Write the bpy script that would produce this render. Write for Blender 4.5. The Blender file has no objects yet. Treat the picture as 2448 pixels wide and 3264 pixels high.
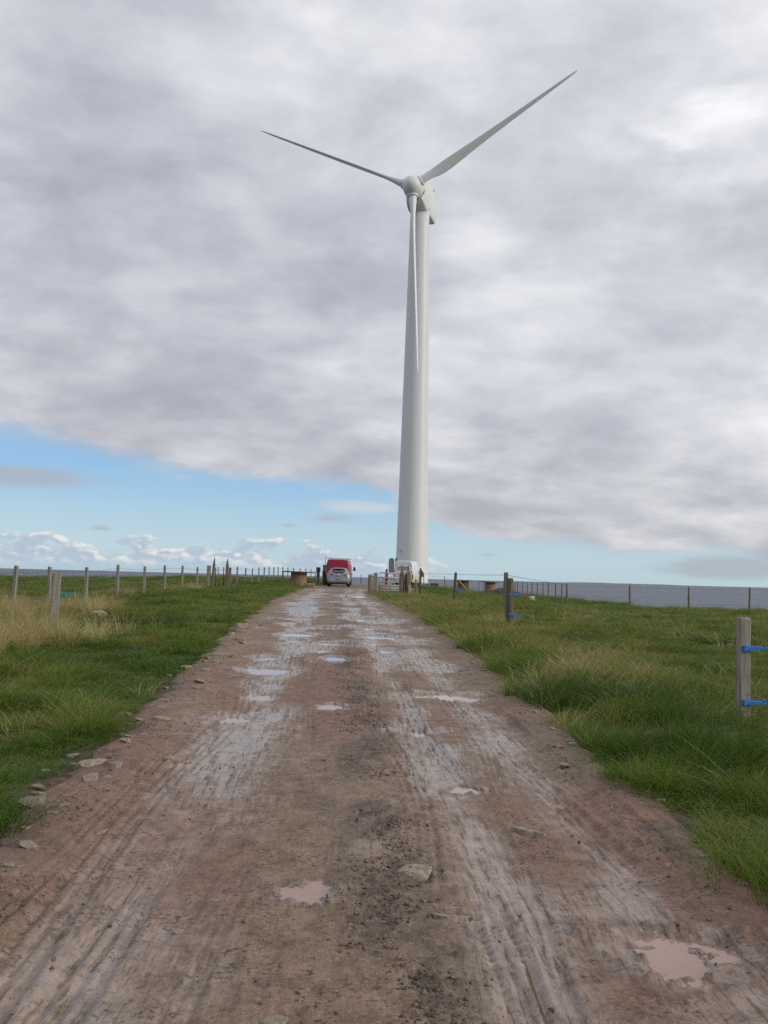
import bpy, bmesh, math, random
import numpy as np
from mathutils import Vector, Matrix, Euler

R = math.radians
scene = bpy.context.scene
C = scene.collection

# ------------------------------------------------------------------ camera
cam_d = bpy.data.cameras.new('camera')
cam = bpy.data.objects.new('camera', cam_d)
C.objects.link(cam)
cam_d.sensor_fit = 'VERTICAL'
cam_d.sensor_height = 36.0
cam_d.lens = 32.66
cam_d.clip_start = 0.05
cam_d.clip_end = 40000
cam.matrix_world = Matrix.Translation((0, 0, 1.55)) @ Matrix.Rotation(R(94.0), 4, 'X') @ Matrix.Rotation(R(1.447), 4, 'Z')
scene.camera = cam

# ------------------------------------------------------------------ exposure
vs = scene.view_settings
vs.view_transform = 'Standard'
vs.look = 'None'
vs.exposure = 0.0
vs.gamma = 1.0
vs.use_curve_mapping = False
scene.cycles.max_bounces = 6
scene.cycles.use_denoising = False
scene.cycles.adaptive_threshold = 0.015

# ------------------------------------------------------------------ node helpers
class NT:
    """thin wrapper that builds shader nodes"""
    def __init__(self, tree):
        self.t = tree
        tree.nodes.clear()

    def n(self, typ, **kw):
        nd = self.t.nodes.new(typ)
        for k, v in kw.items():
            setattr(nd, k, v)
        return nd

    def put(self, sock, v):
        if hasattr(v, 'is_linked') or isinstance(v, bpy.types.NodeSocket):
            self.t.links.new(v, sock)
        elif isinstance(v, (tuple, list)) and len(v) == 3 and sock.type == 'RGBA':
            sock.default_value = (*v, 1)
        else:
            sock.default_value = v

    def m(self, op, a, b=0.0, c=0.0, clamp=False):
        nd = self.n('ShaderNodeMath', operation=op, use_clamp=clamp)
        self.put(nd.inputs[0], a)
        self.put(nd.inputs[1], b)
        if op in ('MULTIPLY_ADD', 'SMOOTH_MIN', 'SMOOTH_MAX', 'COMPARE'):
            self.put(nd.inputs[2], c)
        return nd.outputs[0]

    def add(self, a, b): return self.m('ADD', a, b)
    def sub(self, a, b): return self.m('SUBTRACT', a, b)
    def mul(self, a, b): return self.m('MULTIPLY', a, b)
    def mad(self, a, b, c): return self.m('MULTIPLY_ADD', a, b, c)

    def step(self, v, lo, hi, a=0.0, b=1.0):
        nd = self.n('ShaderNodeMapRange', interpolation_type='SMOOTHSTEP')
        self.put(nd.inputs[0], v)
        for i, x in enumerate((lo, hi, a, b)):
            self.put(nd.inputs[i + 1], x)
        return nd.outputs[0]

    def xyz(self, x, y, z=0.0):
        nd = self.n('ShaderNodeCombineXYZ')
        for i, v in enumerate((x, y, z)):
            self.put(nd.inputs[i], v)
        return nd.outputs[0]

    def noise(self, vec, scale=1.0, detail=5.0, rough=0.55, dist=0.0, color=False):
        nd = self.n('ShaderNodeTexNoise')
        if vec is not None:
            self.put(nd.inputs['Vector'], vec)
        self.put(nd.inputs['Scale'], scale)
        self.put(nd.inputs['Detail'], detail)
        self.put(nd.inputs['Roughness'], rough)
        self.put(nd.inputs['Distortion'], dist)
        return nd.outputs['Color' if color else 'Fac']

    def mix(self, f, a, b, mode='MIX'):
        nd = self.n('ShaderNodeMix', data_type='RGBA', blend_type=mode)
        self.put(nd.inputs[0], f)
        self.put(nd.inputs[6], a)
        self.put(nd.inputs[7], b)
        return nd.outputs[2]

    def ramp(self, f, stops):
        nd = self.n('ShaderNodeValToRGB')
        self.put(nd.inputs[0], f)
        el = nd.color_ramp.elements
        while len(el) < len(stops):
            el.new(0.5)
        for e, (p, c) in zip(el, stops):
            e.position = p
            e.color = (*c, 1) if len(c) == 3 else c
        return nd.outputs[0]

    def attr(self, name, out='Fac', kind='GEOMETRY'):
        nd = self.n('ShaderNodeAttribute', attribute_name=name, attribute_type=kind)
        return nd.outputs[out]

    def bump(self, h, strength=0.3, dist=0.02):
        nd = self.n('ShaderNodeBump')
        self.put(nd.inputs['Strength'], strength)
        self.put(nd.inputs['Distance'], dist)
        self.put(nd.inputs['Height'], h)
        return nd.outputs[0]

    def coord(self, which='Object'):
        return self.n('ShaderNodeTexCoord').outputs[which]

    def scaled(self, vec, s):
        nd = self.n('ShaderNodeMapping')
        self.put(nd.inputs[0], vec)
        nd.inputs['Scale'].default_value = s
        return nd.outputs[0]

    def pbr(self, color, rough=0.7, metal=0.0, normal=None, spec=0.5, **kw):
        b = self.n('ShaderNodeBsdfPrincipled')
        self.put(b.inputs['Base Color'], color)
        self.put(b.inputs['Roughness'], rough)
        self.put(b.inputs['Metallic'], metal)
        self.put(b.inputs['Specular IOR Level'], spec)
        if normal is not None:
            self.put(b.inputs['Normal'], normal)
        for k, v in kw.items():
            self.put(b.inputs[k], v)
        return b.outputs[0]

    def out(self, sh):
        o = self.n('ShaderNodeOutputMaterial')
        self.t.links.new(sh, o.inputs[0])


def material(name):
    m = bpy.data.materials.new(name)
    m.use_nodes = True
    return m, NT(m.node_tree)


# ------------------------------------------------------------------ world: sky with a stratus sheet and low cumulus
SUN_EL, SUN_AZ = 18.0, 108.0          # azimuth clockwise from the view direction (+Y)
world = bpy.data.worlds.new('World')
scene.world = world
world.use_nodes = True
w = NT(world.node_tree)
sky = w.n('ShaderNodeTexSky', sky_type='NISHITA')
sky.sun_disc = False
sky.sun_elevation = R(SUN_EL)
sky.sun_rotation = R(SUN_AZ)
sky.altitude = 10
sky.air_density = 1.0
sky.dust_density = 0.6
sky.ozone_density = 1.6
SKY_STRENGTH = 0.105
skyc = w.mix(1.0, sky.outputs[0], (SKY_STRENGTH * 0.92, SKY_STRENGTH * 1.0, SKY_STRENGTH * 1.0), 'MULTIPLY')

gen = w.coord('Generated')
sep = w.n('ShaderNodeSeparateXYZ')
w.put(sep.inputs[0], gen)
dx, dy, dz = sep.outputs
el = w.mul(w.m('ARCSINE', dz), 180 / math.pi)
az = w.mul(w.m('ARCTAN2', dx, dy), 180 / math.pi)
# cloud deck seen in plan: direction divided by height
zz = w.add(w.m('MAXIMUM', dz, 0.0), 0.30)
plan = w.xyz(w.m('DIVIDE', dx, zz), w.m('DIVIDE', dy, zz), 0.0)
deck = w.noise(w.scaled(plan, (3.3, 3.6, 1)), 1.0, 7, 0.57, 0.15)
big = w.noise(w.scaled(plan, (1.15, 1.25, 1)), 1.3, 2, 0.5, 0.2)
wisp = w.noise(w.xyz(w.mul(az, 0.13), w.mul(el, 0.36), 2.0), 1.0, 4, 0.55, 0.1)
tone = w.add(w.mul(deck, 0.50), w.add(w.mul(big, 0.34), w.mul(wisp, 0.16)))
tone = w.mad(w.sub(tone, 0.5), 0.84, 0.5)
low = w.step(el, 1.5, 14.0, 1.0, 0.0)
high = w.step(el, 16.0, 32.0)
side = w.step(az, -25.0, 24.0, -0.020, 0.058)
tone = w.add(tone, w.add(side, w.mad(low, -0.010, w.mul(high, 0.040))))
deckcol = w.ramp(tone, [(0.34, (0.335, 0.36, 0.42)), (0.43, (0.435, 0.457, 0.525)), (0.49, (0.53, 0.548, 0.615)),
                        (0.56, (0.665, 0.68, 0.735)), (0.66, (0.90, 0.91, 0.94))])
# warmer, slightly duller towards the horizon
deckcol = w.mix(w.mul(low, 0.8), deckcol, (0.92, 0.915, 0.885), 'MULTIPLY')


def blob(a0, e0, ra, re, warp_amt=0.9, soft=(0.0, 1.0)):
    u = w.mul(w.sub(az, a0), 1.0 / ra)
    v = w.mul(w.sub(el, e0), 1.0 / re)
    d = w.m('SQRT', w.mad(u, u, w.mul(v, v)))
    d = w.mad(w.sub(wisp, 0.5), warp_amt * 2, d)
    return w.step(d, soft[0], soft[1], 1.0, 0.0)


# brighter thin places in the deck
hot = w.m('MAXIMUM', blob(19.6, 26.0, 4.6, 2.6, 1.5, (0.05, 1.0)), w.mul(blob(5.4, 20.2, 4.2, 2.4, 1.4, (-0.3, 1.0)), 0.62))
hot = w.m('MAXIMUM', hot, w.mul(blob(13.5, 12.5, 9.0, 5.5, 1.6, (-0.5, 1.0)), 0.42))
deckcol = w.mix(hot, deckcol, (0.97, 0.98, 1.0))
# heavier grey patches
cold = w.m('MAXIMUM', blob(23.0, 20.0, 6.0, 4.5, 1.3, (-0.2, 1.0)), blob(-14.0, 11.5, 10.0, 2.6, 1.5, (-0.3, 1.0)))
deckcol = w.mix(w.mul(cold, 0.55), deckcol, (0.435, 0.44, 0.50))
# the far edge of the deck: elevation as a function of azimuth
fc = w.n('ShaderNodeFloatCurve')
w.put(fc.inputs['Value'], w.m('MULTIPLY_ADD', az, 1 / 60.0, 0.5, clamp=True))
cv = fc.mapping.curves[0]
pts = [(-30, 9.2), (-22.7, 7.6), (-15, 6.2), (-9.4, 5.75), (-3.5, 5.5), (0.2, 5.2), (2.2, 3.9), (4.9, 2.75), (10.5, 2.0), (17, 1.75), (30, 1.4)]
cv.points[0].location = (0.0, pts[0][1] / 12)
cv.points[1].location = (1.0, pts[-1][1] / 12)
for a, e in pts[1:-1]:
    cv.points.new(a / 60 + 0.5, e / 12)
fc.mapping.update()
edge_el = w.mul(fc.outputs[0], 12.0)
softw = w.step(az, -24.0, -4.0, 2.3, 0.9)
rel = w.m('DIVIDE', w.mad(w.sub(deck, 0.5), 2.6, w.mad(w.sub(wisp, 0.5), 1.6, w.sub(el, edge_el))), softw)
deckmask = w.step(rel, -0.35, 0.75)

# blue gap, paler near the horizon
gap = w.mix(w.step(el, 0.3, 7.5), (0.54, 0.72, 0.84), (0.28, 0.53, 0.86))
gap = w.mix(0.25, gap, skyc)
# low cumulus on the horizon, lit from the right
cu1 = w.noise(w.xyz(w.mul(az, 0.40), w.mul(el, 0.80), 3.0), 1.0, 6, 0.56, 0.1)
cu2 = w.noise(w.xyz(w.mad(az, 0.40, 0.11), w.mad(el, 0.80, 0.17), 3.0), 1.0, 6, 0.56, 0.1)
top = w.noise(w.xyz(w.mul(az, 0.21), 0.0, 9.0), 1.0, 2, 0.55)
leftw = w.step(az, 0.5, -9.0, 0.0, 0.55)
ceil_el = w.add(w.mad(top, 3.2, -0.25), leftw)
dens = w.sub(w.mad(w.step(el, 0.0, 1.2, 1.0, 0.0), 0.10, cu1), w.mad(w.m('DIVIDE', el, w.m('MAXIMUM', ceil_el, 0.25)), 0.34, 0.20))
cumask = w.mul(w.step(dens, -0.03, 0.08), w.step(az, 0.5, 6.0, 1.0, 0.0))
lit = w.mul(w.step(w.sub(cu1, cu2), -0.03, 0.13), w.step(el, 0.05, 0.8))
cucol = w.mix(lit, (0.43, 0.52, 0.63), (0.86, 0.84, 0.80))
cucol = w.mix(w.step(el, 0.0, 1.3, 0.5, 0.0), cucol, (0.47, 0.60, 0.70))
gap = w.mix(w.mul(cumask, 0.85), gap, cucol)
# thin separate streaks
grey = w.m('MAXIMUM', blob(-22.5, 5.3, 6.5, 0.9, 0.75, (0.2, 1.0)), w.m('MAXIMUM', blob(-3.4, 3.5, 2.2, 0.5, 0.9), w.mul(blob(-16.9, 2.45, 1.3, 0.28, 0.8), 0.9)))
grey = w.m('MAXIMUM', grey, w.m('MAXIMUM', w.mul(blob(-5.8, 3.0, 0.9, 0.22, 0.8), 0.8), w.mul(blob(6.5, 1.5, 1.0, 0.18, 0.9), 0.6)))
gap = w.mix(w.mul(grey, 0.8), gap, (0.42, 0.45, 0.53))
pinkish = w.mul(blob(-1.0, 4.25, 4.2, 0.55, 0.9), 0.65)
gap = w.mix(pinkish, gap, (0.68, 0.68, 0.71))
skyall = w.mix(deckmask, gap, deckcol)
# darker cumulus low on the right and by the tower
dk = w.m('MAXIMUM', blob(5.8, 4.0, 5.0, 1.0, 0.6, (0.0, 1.0)), blob(20.5, 1.0, 5.0, 0.9, 0.7, (0.3, 1.0)))
dk = w.m('MAXIMUM', dk, blob(23.5, 2.0, 2.8, 1.5, 0.9, (0.2, 1.0)))
skyall = w.mix(w.mul(dk, 0.7), skyall, (0.40, 0.425, 0.48))
bg = w.n('ShaderNodeBackground')
w.put(bg.inputs[0], skyall)
bg.inputs[1].default_value = 1.0
wo = w.n('ShaderNodeOutputWorld')
world.node_tree.links.new(bg.outputs[0], wo.inputs[0])

world.cycles.sampling_method = 'MANUAL'
world.cycles.sample_map_resolution = 256

# ------------------------------------------------------------------ sun
sun_d = bpy.data.lights.new('sun', 'SUN')
sun_d.energy = 1.5
sun_d.angle = R(12)
sun_d.color = (1.0, 0.93, 0.82)
sun = bpy.data.objects.new('sun', sun_d)
C.objects.link(sun)
sv = Vector((math.sin(R(SUN_AZ)) * math.cos(R(SUN_EL)), math.cos(R(SUN_AZ)) * math.cos(R(SUN_EL)), math.sin(R(SUN_EL))))
sun.rotation_euler = sv.to_track_quat('Z', 'Y').to_euler()

# ------------------------------------------------------------------ numeric noise
def _hash(ix, iy, seed):
    h = (ix.astype(np.int64) * 374761393 + iy.astype(np.int64) * 668265263 + seed * 1274126177) & 0xFFFFFFFF
    h = ((h ^ (h >> 13)) * 1274126177) & 0xFFFFFFFF
    h = h ^ (h >> 16)
    return (h & 0xFFFFFF).astype(np.float64) / 0xFFFFFF


def vnoise(x, y, seed=0):
    x = np.asarray(x, float); y = np.asarray(y, float)
    x, y = np.broadcast_arrays(x, y)
    ix = np.floor(x); iy = np.floor(y)
    fx = x - ix; fy = y - iy
    fx = fx * fx * fx * (fx * (fx * 6 - 15) + 10); fy = fy * fy * fy * (fy * (fy * 6 - 15) + 10)
    a = _hash(ix, iy, seed); b = _hash(ix + 1, iy, seed); c = _hash(ix, iy + 1, seed); d = _hash(ix + 1, iy + 1, seed)
    return (a * (1 - fx) + b * fx) * (1 - fy) + (c * (1 - fx) + d * fx) * fy


def fbm(x, y, octaves=4, seed=0, gain=0.5):
    s = 0; amp = 1; tot = 0
    for o in range(octaves):
        s = s + amp * vnoise(np.asarray(x) * 2 ** o + 17.3 * o, np.asarray(y) * 2 ** o - 9.1 * o, seed + o)
        tot += amp; amp *= gain
    return s / tot


def sstep(a, b, x):
    t = np.clip((x - a) / (b - a), 0, 1)
    return t * t * (3 - 2 * t)


# ------------------------------------------------------------------ lie of the land
_py = np.linspace(-30, 200, 2301)
_pz = np.interp(_py, [-30, 0, 8, 12, 24, 40, 55, 70, 90, 112, 130, 200], [0, 0, 0, .02, .22, .45, .57, .70, .66, .60, .4, .3])
_k = np.hanning(41); _k /= _k.sum()
_pz = np.convolve(np.pad(_pz, 20, mode='edge'), _k, 'valid')


def prof(Y):
    return np.interp(Y, _py, _pz)


def road_l(Y):
    return np.interp(Y, [-20, 3, 5, 7.4, 9.6, 12.6, 18.4, 26, 36, 46, 67, 80], [-2.0, -1.95, -1.95, -2.05, -2.3, -2.6, -3.1, -3.66, -4.2, -4.7, -5.3, -5.3]) \
        + (fbm(np.asarray(Y) * 0.9, 3.3, 4, 51) - .5) * .55


def road_r(Y):
    return np.interp(Y, [-20, 3, 5, 6.5, 8.3, 11.7, 15.2, 19.7, 30.5, 39.6, 49.7, 57, 80], [1.95, 1.92, 1.86, 1.86, 1.84, 1.79, 1.71, 1.58, 1.1, .21, -.54, -.6, -.6]) \
        + (fbm(np.asarray(Y) * 0.9, 8.7, 4, 77) - .5) * .45


def road_c(Y):
    return np.interp(Y, [-20, 3, 5, 10, 20, 30, 40, 50, 80], [0, 0, -.03, -.28, -.8, -1.35, -2.1, -2.65, -2.9])


def cliff_y(X):
    return np.interp(X, [-300, -45, -14, -5, 8, 12.6, 14.2, 16, 60, 300], [98, 103, 114, 130, 130, 122, 60, 55.5, 55, 54])


def land(X, Y):
    """ground height without the track cut"""
    X = np.asarray(X, float); Y = np.asarray(Y, float)
    z = prof(Y)
    z = z + 0.40 * sstep(72, 98, Y) * sstep(-5, -9, X) * sstep(-36, -16, X)
    z = z - 0.22 * sstep(-14, -40, X) * sstep(60, 100, Y)
    z = z - 0.47 * sstep(4.2, 9.5, X) * sstep(28, 56, Y)
    z = z + 0.05 * sstep(0.3, 1.6, X - road_r(Y)) * sstep(50, 40, Y) * sstep(8.0, 4.5, X)
    z = z - .17 * sstep(1.0, 2.6, X - road_r(Y)) * sstep(26, 13, Y)
    und = (fbm(X * .23, Y * .23, 3, 5) - .5) * .22 + (fbm(X * 1.1, Y * 1.1, 3, 9) - .5) * .09
    z = z + und * sstep(0.0, 1.2, np.maximum(road_l(Y) - X, X - road_r(Y))) * sstep(120, 60, Y)
    return z


def ground_z(X, Y):
    X = np.asarray(X, float); Y = np.asarray(Y, float)
    z = land(X, Y)
    inside = np.minimum(X - road_l(Y), road_r(Y) - X)          # >0 on the track
    cut = sstep(-0.12, 0.22, inside) * sstep(72, 63, Y)
    z = z - 0.20 * cut
    z = z - 12.5 * sstep(0.0, 7.0, Y - cliff_y(X))
    return z


def gz(x, y):
    return float(ground_z(np.array([x]), np.array([y]))[0])


def lz(x, y):
    return float(land(np.array([x]), np.array([y]))[0])


# ------------------------------------------------------------------ object helpers
def obj(name, me, mat=None, parent=None, loc=None, rot=None):
    o = bpy.data.objects.new(name, me)
    C.objects.link(o)
    if mat is not None and me is not None and not me.materials:
        me.materials.append(mat)
    if parent is not None:
        o.parent = parent
    if loc is not None:
        o.location = loc
    if rot is not None:
        o.rotation_euler = rot
    return o


def tag(o, label, cat, group=None):
    o['label'] = label
    o['category'] = cat
    if group:
        o['group'] = group
    return o


def thing(name, label, cat, loc=(0, 0, 0), rotz=0.0, group=None):
    o = bpy.data.objects.new(name, None)
    o.empty_display_size = 0.2
    C.objects.link(o)
    o.location = loc
    o.rotation_euler = (0, 0, rotz)
    return tag(o, label, cat, group)


def mesh_np(name, verts, faces, smooth=True):
    me = bpy.data.meshes.new(name)
    verts = np.asarray(verts, np.float32)
    faces = np.asarray(faces, np.int32)
    k = faces.shape[1]
    me.vertices.add(len(verts))
    me.vertices.foreach_set('co', verts.ravel())
    me.loops.add(faces.size)
    me.loops.foreach_set('vertex_index', faces.ravel())
    me.polygons.add(len(faces))
    me.polygons.foreach_set('loop_start', np.arange(0, faces.size, k, dtype=np.int32))
    me.polygons.foreach_set('loop_total', np.full(len(faces), k, np.int32))
    me.update(calc_edges=True)
    me.validate()
    if smooth:
        me.polygons.foreach_set('use_smooth', np.ones(len(me.polygons), bool))
    return me


def grid_faces(nr, nc):
    i = np.arange(nr * nc).reshape(nr, nc)
    return np.stack([i[:-1, :-1], i[:-1, 1:], i[1:, 1:], i[1:, :-1]], -1).reshape(-1, 4)


def add_attr(me, name, vals):
    a = me.attributes.new(name, 'FLOAT', 'POINT')
    a.data.foreach_set('value', np.asarray(vals, np.float32).ravel())


class MB:
    """collects boxes, tubes and lofts into one mesh"""
    def __init__(self):
        self.bm = bmesh.new()

    def box(self, c, s, rot=None, bev=0.0):
        M = Matrix.Translation(c)
        if rot is not None:
            M = M @ Euler(rot).to_matrix().to_4x4()
        b2 = bmesh.new()
        bmesh.ops.create_cube(b2, size=1.0)
        for v in b2.verts:
            v.co = Vector((v.co.x * s[0], v.co.y * s[1], v.co.z * s[2]))
        if bev > 0:
            bmesh.ops.bevel(b2, geom=b2.edges[:], offset=bev, segments=2, affect='EDGES', profile=0.5)
        self._merge(b2, M)
        return self

    def _merge(self, b2, M):
        b2.verts.index_update()
        vm = [self.bm.verts.new(M @ v.co) for v in b2.verts]
        for f in b2.faces:
            try:
                nf = self.bm.faces.new([vm[v.index] for v in f.verts])
                nf.smooth = f.smooth
            except ValueError:
                pass
        b2.free()

    def rings(self, rings, close=True, cap=True, smooth=True):
        vs_ = [[self.bm.verts.new(p) for p in r] for r in rings]
        n = len(rings[0])
        for a, b in zip(vs_[:-1], vs_[1:]):
            for i in range(n if close else n - 1):
                j = (i + 1) % n
                f = self.bm.faces.new([a[i], a[j], b[j], b[i]])
                f.smooth = smooth
        if cap and close:
            for r, rev in ((vs_[0], True), (vs_[-1], False)):
                try:
                    self.bm.faces.new(list(reversed(r)) if rev else r)
                except ValueError:
                    pass
        return self

    def tube(self, pts, rad, sides=6, smooth=True):
        pts = [Vector(p) for p in pts]
        rr = rad if isinstance(rad, (list, tuple)) else [rad] * len(pts)
        rings = []
        for i, p in enumerate(pts):
            d = (pts[min(i + 1, len(pts) - 1)] - pts[max(i - 1, 0)]).normalized()
            up = Vector((0, 0, 1)) if abs(d.z) < .9 else Vector((1, 0, 0))
            a = d.cross(up).normalized(); b = a.cross(d).normalized()
            rings.append([p + rr[i] * (a * math.cos(2 * math.pi * k / sides) + b * math.sin(2 * math.pi * k / sides)) for k in range(sides)])
        return self.rings(rings, smooth=smooth)

    def lathe(self, prof_, seg=32, M=None, smooth=True, cap=True):
        M = M or Matrix.Identity(4)
        rings = [[M @ Vector((r * math.cos(2 * math.pi * k / seg), r * math.sin(2 * math.pi * k / seg), z)) for k in range(seg)] for r, z in prof_]
        return self.rings(rings, smooth=smooth, cap=cap)

    def prism(self, poly, depth, M=None, bev=0.0):
        """poly in XZ, extruded along +-Y by depth/2"""
        b2 = bmesh.new()
        f = b2.faces.new([b2.verts.new((x, -depth / 2, z)) for x, z in poly])
        r = bmesh.ops.extrude_face_region(b2, geom=[f])
        for v in r['geom']:
            if isinstance(v, bmesh.types.BMVert):
                v.co.y += depth
        bmesh.ops.recalc_face_normals(b2, faces=b2.faces[:])
        if bev > 0:
            bmesh.ops.bevel(b2, geom=b2.edges[:], offset=bev, segments=2, affect='EDGES', profile=0.5)
        self._merge(b2, M or Matrix.Identity(4))
        return self

    def mesh(self, name='mesh', recalc=True):
        if recalc:
            bmesh.ops.recalc_face_normals(self.bm, faces=self.bm.faces[:])
        me = bpy.data.meshes.new(name)
        self.bm.to_mesh(me)
        self.bm.free()
        return me

    def build(self, name, mat, parent=None, loc=None, rot=None):
        return obj(name, self.mesh(name), mat, parent, loc, rot)


# ------------------------------------------------------------------ materials
def simple(name, col, rough=0.6, metal=0.0, var=0.12, scale=6.0, bump=0.0, spec=0.5, streak=(1, 1, 1)):
    m, t = material(name)
    co = t.scaled(t.coord('Object'), streak)
    nz = t.noise(co, scale, 5, 0.6)
    c2 = tuple(min(1, x * (1 + var)) for x in col)
    c1 = tuple(x * (1 - var) for x in col)
    colr = t.mix(t.step(nz, 0.3, 0.7), c1, c2)
    nor = t.bump(nz, bump, 0.02) if bump else None
    t.out(t.pbr(colr, rough, metal, nor, spec))
    return m


def wood(name, c1, c2, rough=0.85, grain=(22, 22, 1.6)):
    m, t = material(name)
    co = t.coord('Object')
    rnd = t.n('ShaderNodeObjectInfo').outputs['Random']
    off = t.n('ShaderNodeVectorMath', operation='ADD')
    t.put(off.inputs[0], co)
    t.put(off.inputs[1], t.xyz(t.mul(rnd, 31.0), t.mul(rnd, 17.0), t.mul(rnd, 53.0)))
    g = t.noise(t.scaled(off.outputs[0], grain), 1.0, 6, 0.65, 0.4)
    blot = t.noise(off.outputs[0], 4.0, 4, 0.6)
    col = t.mix(t.step(g, 0.32, 0.68), c1, c2)
    col = t.mix(t.step(blot, 0.5, 0.75, 0.0, 0.45), col, tuple(x * 0.62 for x in c1))
    col = t.mix(t.mul(t.step(rnd, 0.0, 1.0), 0.25), col, tuple(x * 0.7 for x in c2))
    t.out(t.pbr(col, rough, 0, t.bump(g, 0.5, 0.006), 0.3))
    return m


M = {}
M['paint_white'] = simple('turbine_paint', (0.68, 0.69, 0.665), 0.45, 0, 0.035, 0.35, 0, 0.4, (1.2, 1.2, 0.12))
M['blade'] = simple('blade_paint', (0.80, 0.81, 0.79), 0.4, 0, 0.02, 0.3, 0, 0.4)
M['nacelle'] = simple('nacelle_paint', (0.74, 0.74, 0.71), 0.45, 0, 0.04, 0.6, 0, 0.4)
M['concrete'] = simple('concrete', (0.20, 0.20, 0.19), 0.9, 0, 0.2, 3, 0.3)
M['dark_metal'] = simple('dark_metal', (0.04, 0.042, 0.045), 0.5, 0.3, 0.2, 5)
M['black'] = simple('black_rubber', (0.018, 0.018, 0.019), 0.7, 0, 0.3, 9)
M['galv'] = simple('galvanised_steel', (0.44, 0.46, 0.48), 0.45, 0.3, 0.15, 14)
M['wire'] = simple('wire_steel', (0.24, 0.24, 0.235), 0.5, 0.5, 0.2, 3)
M['wire_dark'] = simple('rusty_barbed_wire', (0.075, 0.06, 0.052), 0.7, 0.3, 0.3, 3)
M['post_grey'] = wood('weathered_grey_post', (0.19, 0.175, 0.15), (0.34, 0.31, 0.27))
M['post_dark'] = wood('dark_old_post', (0.065, 0.058, 0.042), (0.16, 0.14, 0.105))
M['post_mid'] = wood('weathered_brown_post', (0.12, 0.098, 0.07), (0.24, 0.20, 0.15))
M['stave'] = wood('drum_stave_wood', (0.20, 0.135, 0.085), (0.37, 0.27, 0.175))
M['stave_dark'] = wood('drum_flange_wood', (0.075, 0.052, 0.042), (0.17, 0.125, 0.10), 0.85, (3, 16, 16))
M['plank'] = wood('pale_plank_wood', (0.27, 0.165, 0.08), (0.44, 0.30, 0.17))
M['blue'] = simple('blue_plastic', (0.018, 0.20, 0.68), 0.35, 0, 0.1, 9)
M['turq'] = simple('turquoise_plastic', (0.022, 0.21, 0.17), 0.5, 0, 0.2, 5)
M['white_pl'] = simple('white_sack', (0.62, 0.64, 0.66), 0.6, 0, 0.2, 8, 0.5)
M['orange'] = simple('orange_board', (0.34, 0.12, 0.035), 0.7, 0, 0.25, 9)
M['red_cloth'] = simple('red_coverall', (0.42, 0.018, 0.028), 0.8, 0, 0.2, 9, 0.3)
M['hivis'] = simple('hivis_band', (0.55, 0.75, 0.06), 0.5, 0, 0.1, 9)
M['skin'] = simple('skin', (0.50, 0.30, 0.22), 0.5, 0, 0.05, 9)
M['car_silver'] = simple('silver_car_paint', (0.30, 0.33, 0.38), 0.30, 0.4, 0.06, 1.5)
M['van_red'] = simple('maroon_van_paint', (0.30, 0.018, 0.040), 0.35, 0, 0.1, 1.2)
m_, t_ = material('white_van_paint')
_co = t_.coord('Object')
_sp = t_.n('ShaderNodeSeparateXYZ'); t_.put(_sp.inputs[0], _co)
_nz = t_.noise(_co, 2.2, 5, 0.6)
_dirt = t_.mul(t_.step(t_.add(_sp.outputs[2], t_.mul(t_.sub(_nz, 0.5), 0.9)), 0.55, 1.75, 1.0, 0.0), 0.62)
t_.out(t_.pbr(t_.mix(_dirt, (0.70, 0.71, 0.72), (0.42, 0.33, 0.22)), 0.35))
M['van_white'] = m_
M['glass'] = simple('dark_glass', (0.018, 0.022, 0.026), 0.06, 0, 0.1, 1, 0, 0.7)
M['tail'] = simple('tail_lamp', (0.42, 0.015, 0.02), 0.2, 0, 0.1, 6)
M['plate'] = simple('yellow_plate', (0.62, 0.40, 0.045), 0.4, 0, 0.06, 6)
M['plate_ink'] = simple('dark_print', (0.03, 0.035, 0.03), 0.5, 0, 0.1, 6)
M['chrome'] = simple('chrome_badge', (0.7, 0.7, 0.72), 0.2, 0.9, 0.05, 6)
M['bumper'] = simple('dark_bumper', (0.05, 0.045, 0.045), 0.6, 0, 0.2, 4)
M['rim'] = simple('wheel_rim', (0.30, 0.30, 0.31), 0.4, 0.6, 0.1, 4)
M['yellow'] = simple('yellow_sign', (0.65, 0.45, 0.03), 0.5, 0, 0.1, 6)
M['box_grey'] = simple('dark_grey_cabinet', (0.030, 0.034, 0.045), 0.55, 0, 0.15, 4)
M['door_grey'] = simple('tower_door_paint', (0.24, 0.26, 0.28), 0.55, 0, 0.05, 3)

# stone
m_, t_ = material('pale_flagstone')
_co = t_.coord('Object')
_rn = t_.n('ShaderNodeObjectInfo').outputs['Random']
_a = t_.noise(_co, 9.0, 6, 0.65)
_b = t_.noise(_co, 34.0, 4, 0.6)
_c = t_.mix(t_.step(_a, 0.35, 0.68), (0.21, 0.155, 0.105), (0.43, 0.365, 0.275))
_c = t_.mix(t_.mul(_rn, 0.55), _c, (0.19, 0.15, 0.115))
t_.out(t_.pbr(_c, 0.72, 0, t_.bump(_b, 0.5, 0.006), 0.4))
M['stone'] = m_

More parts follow.
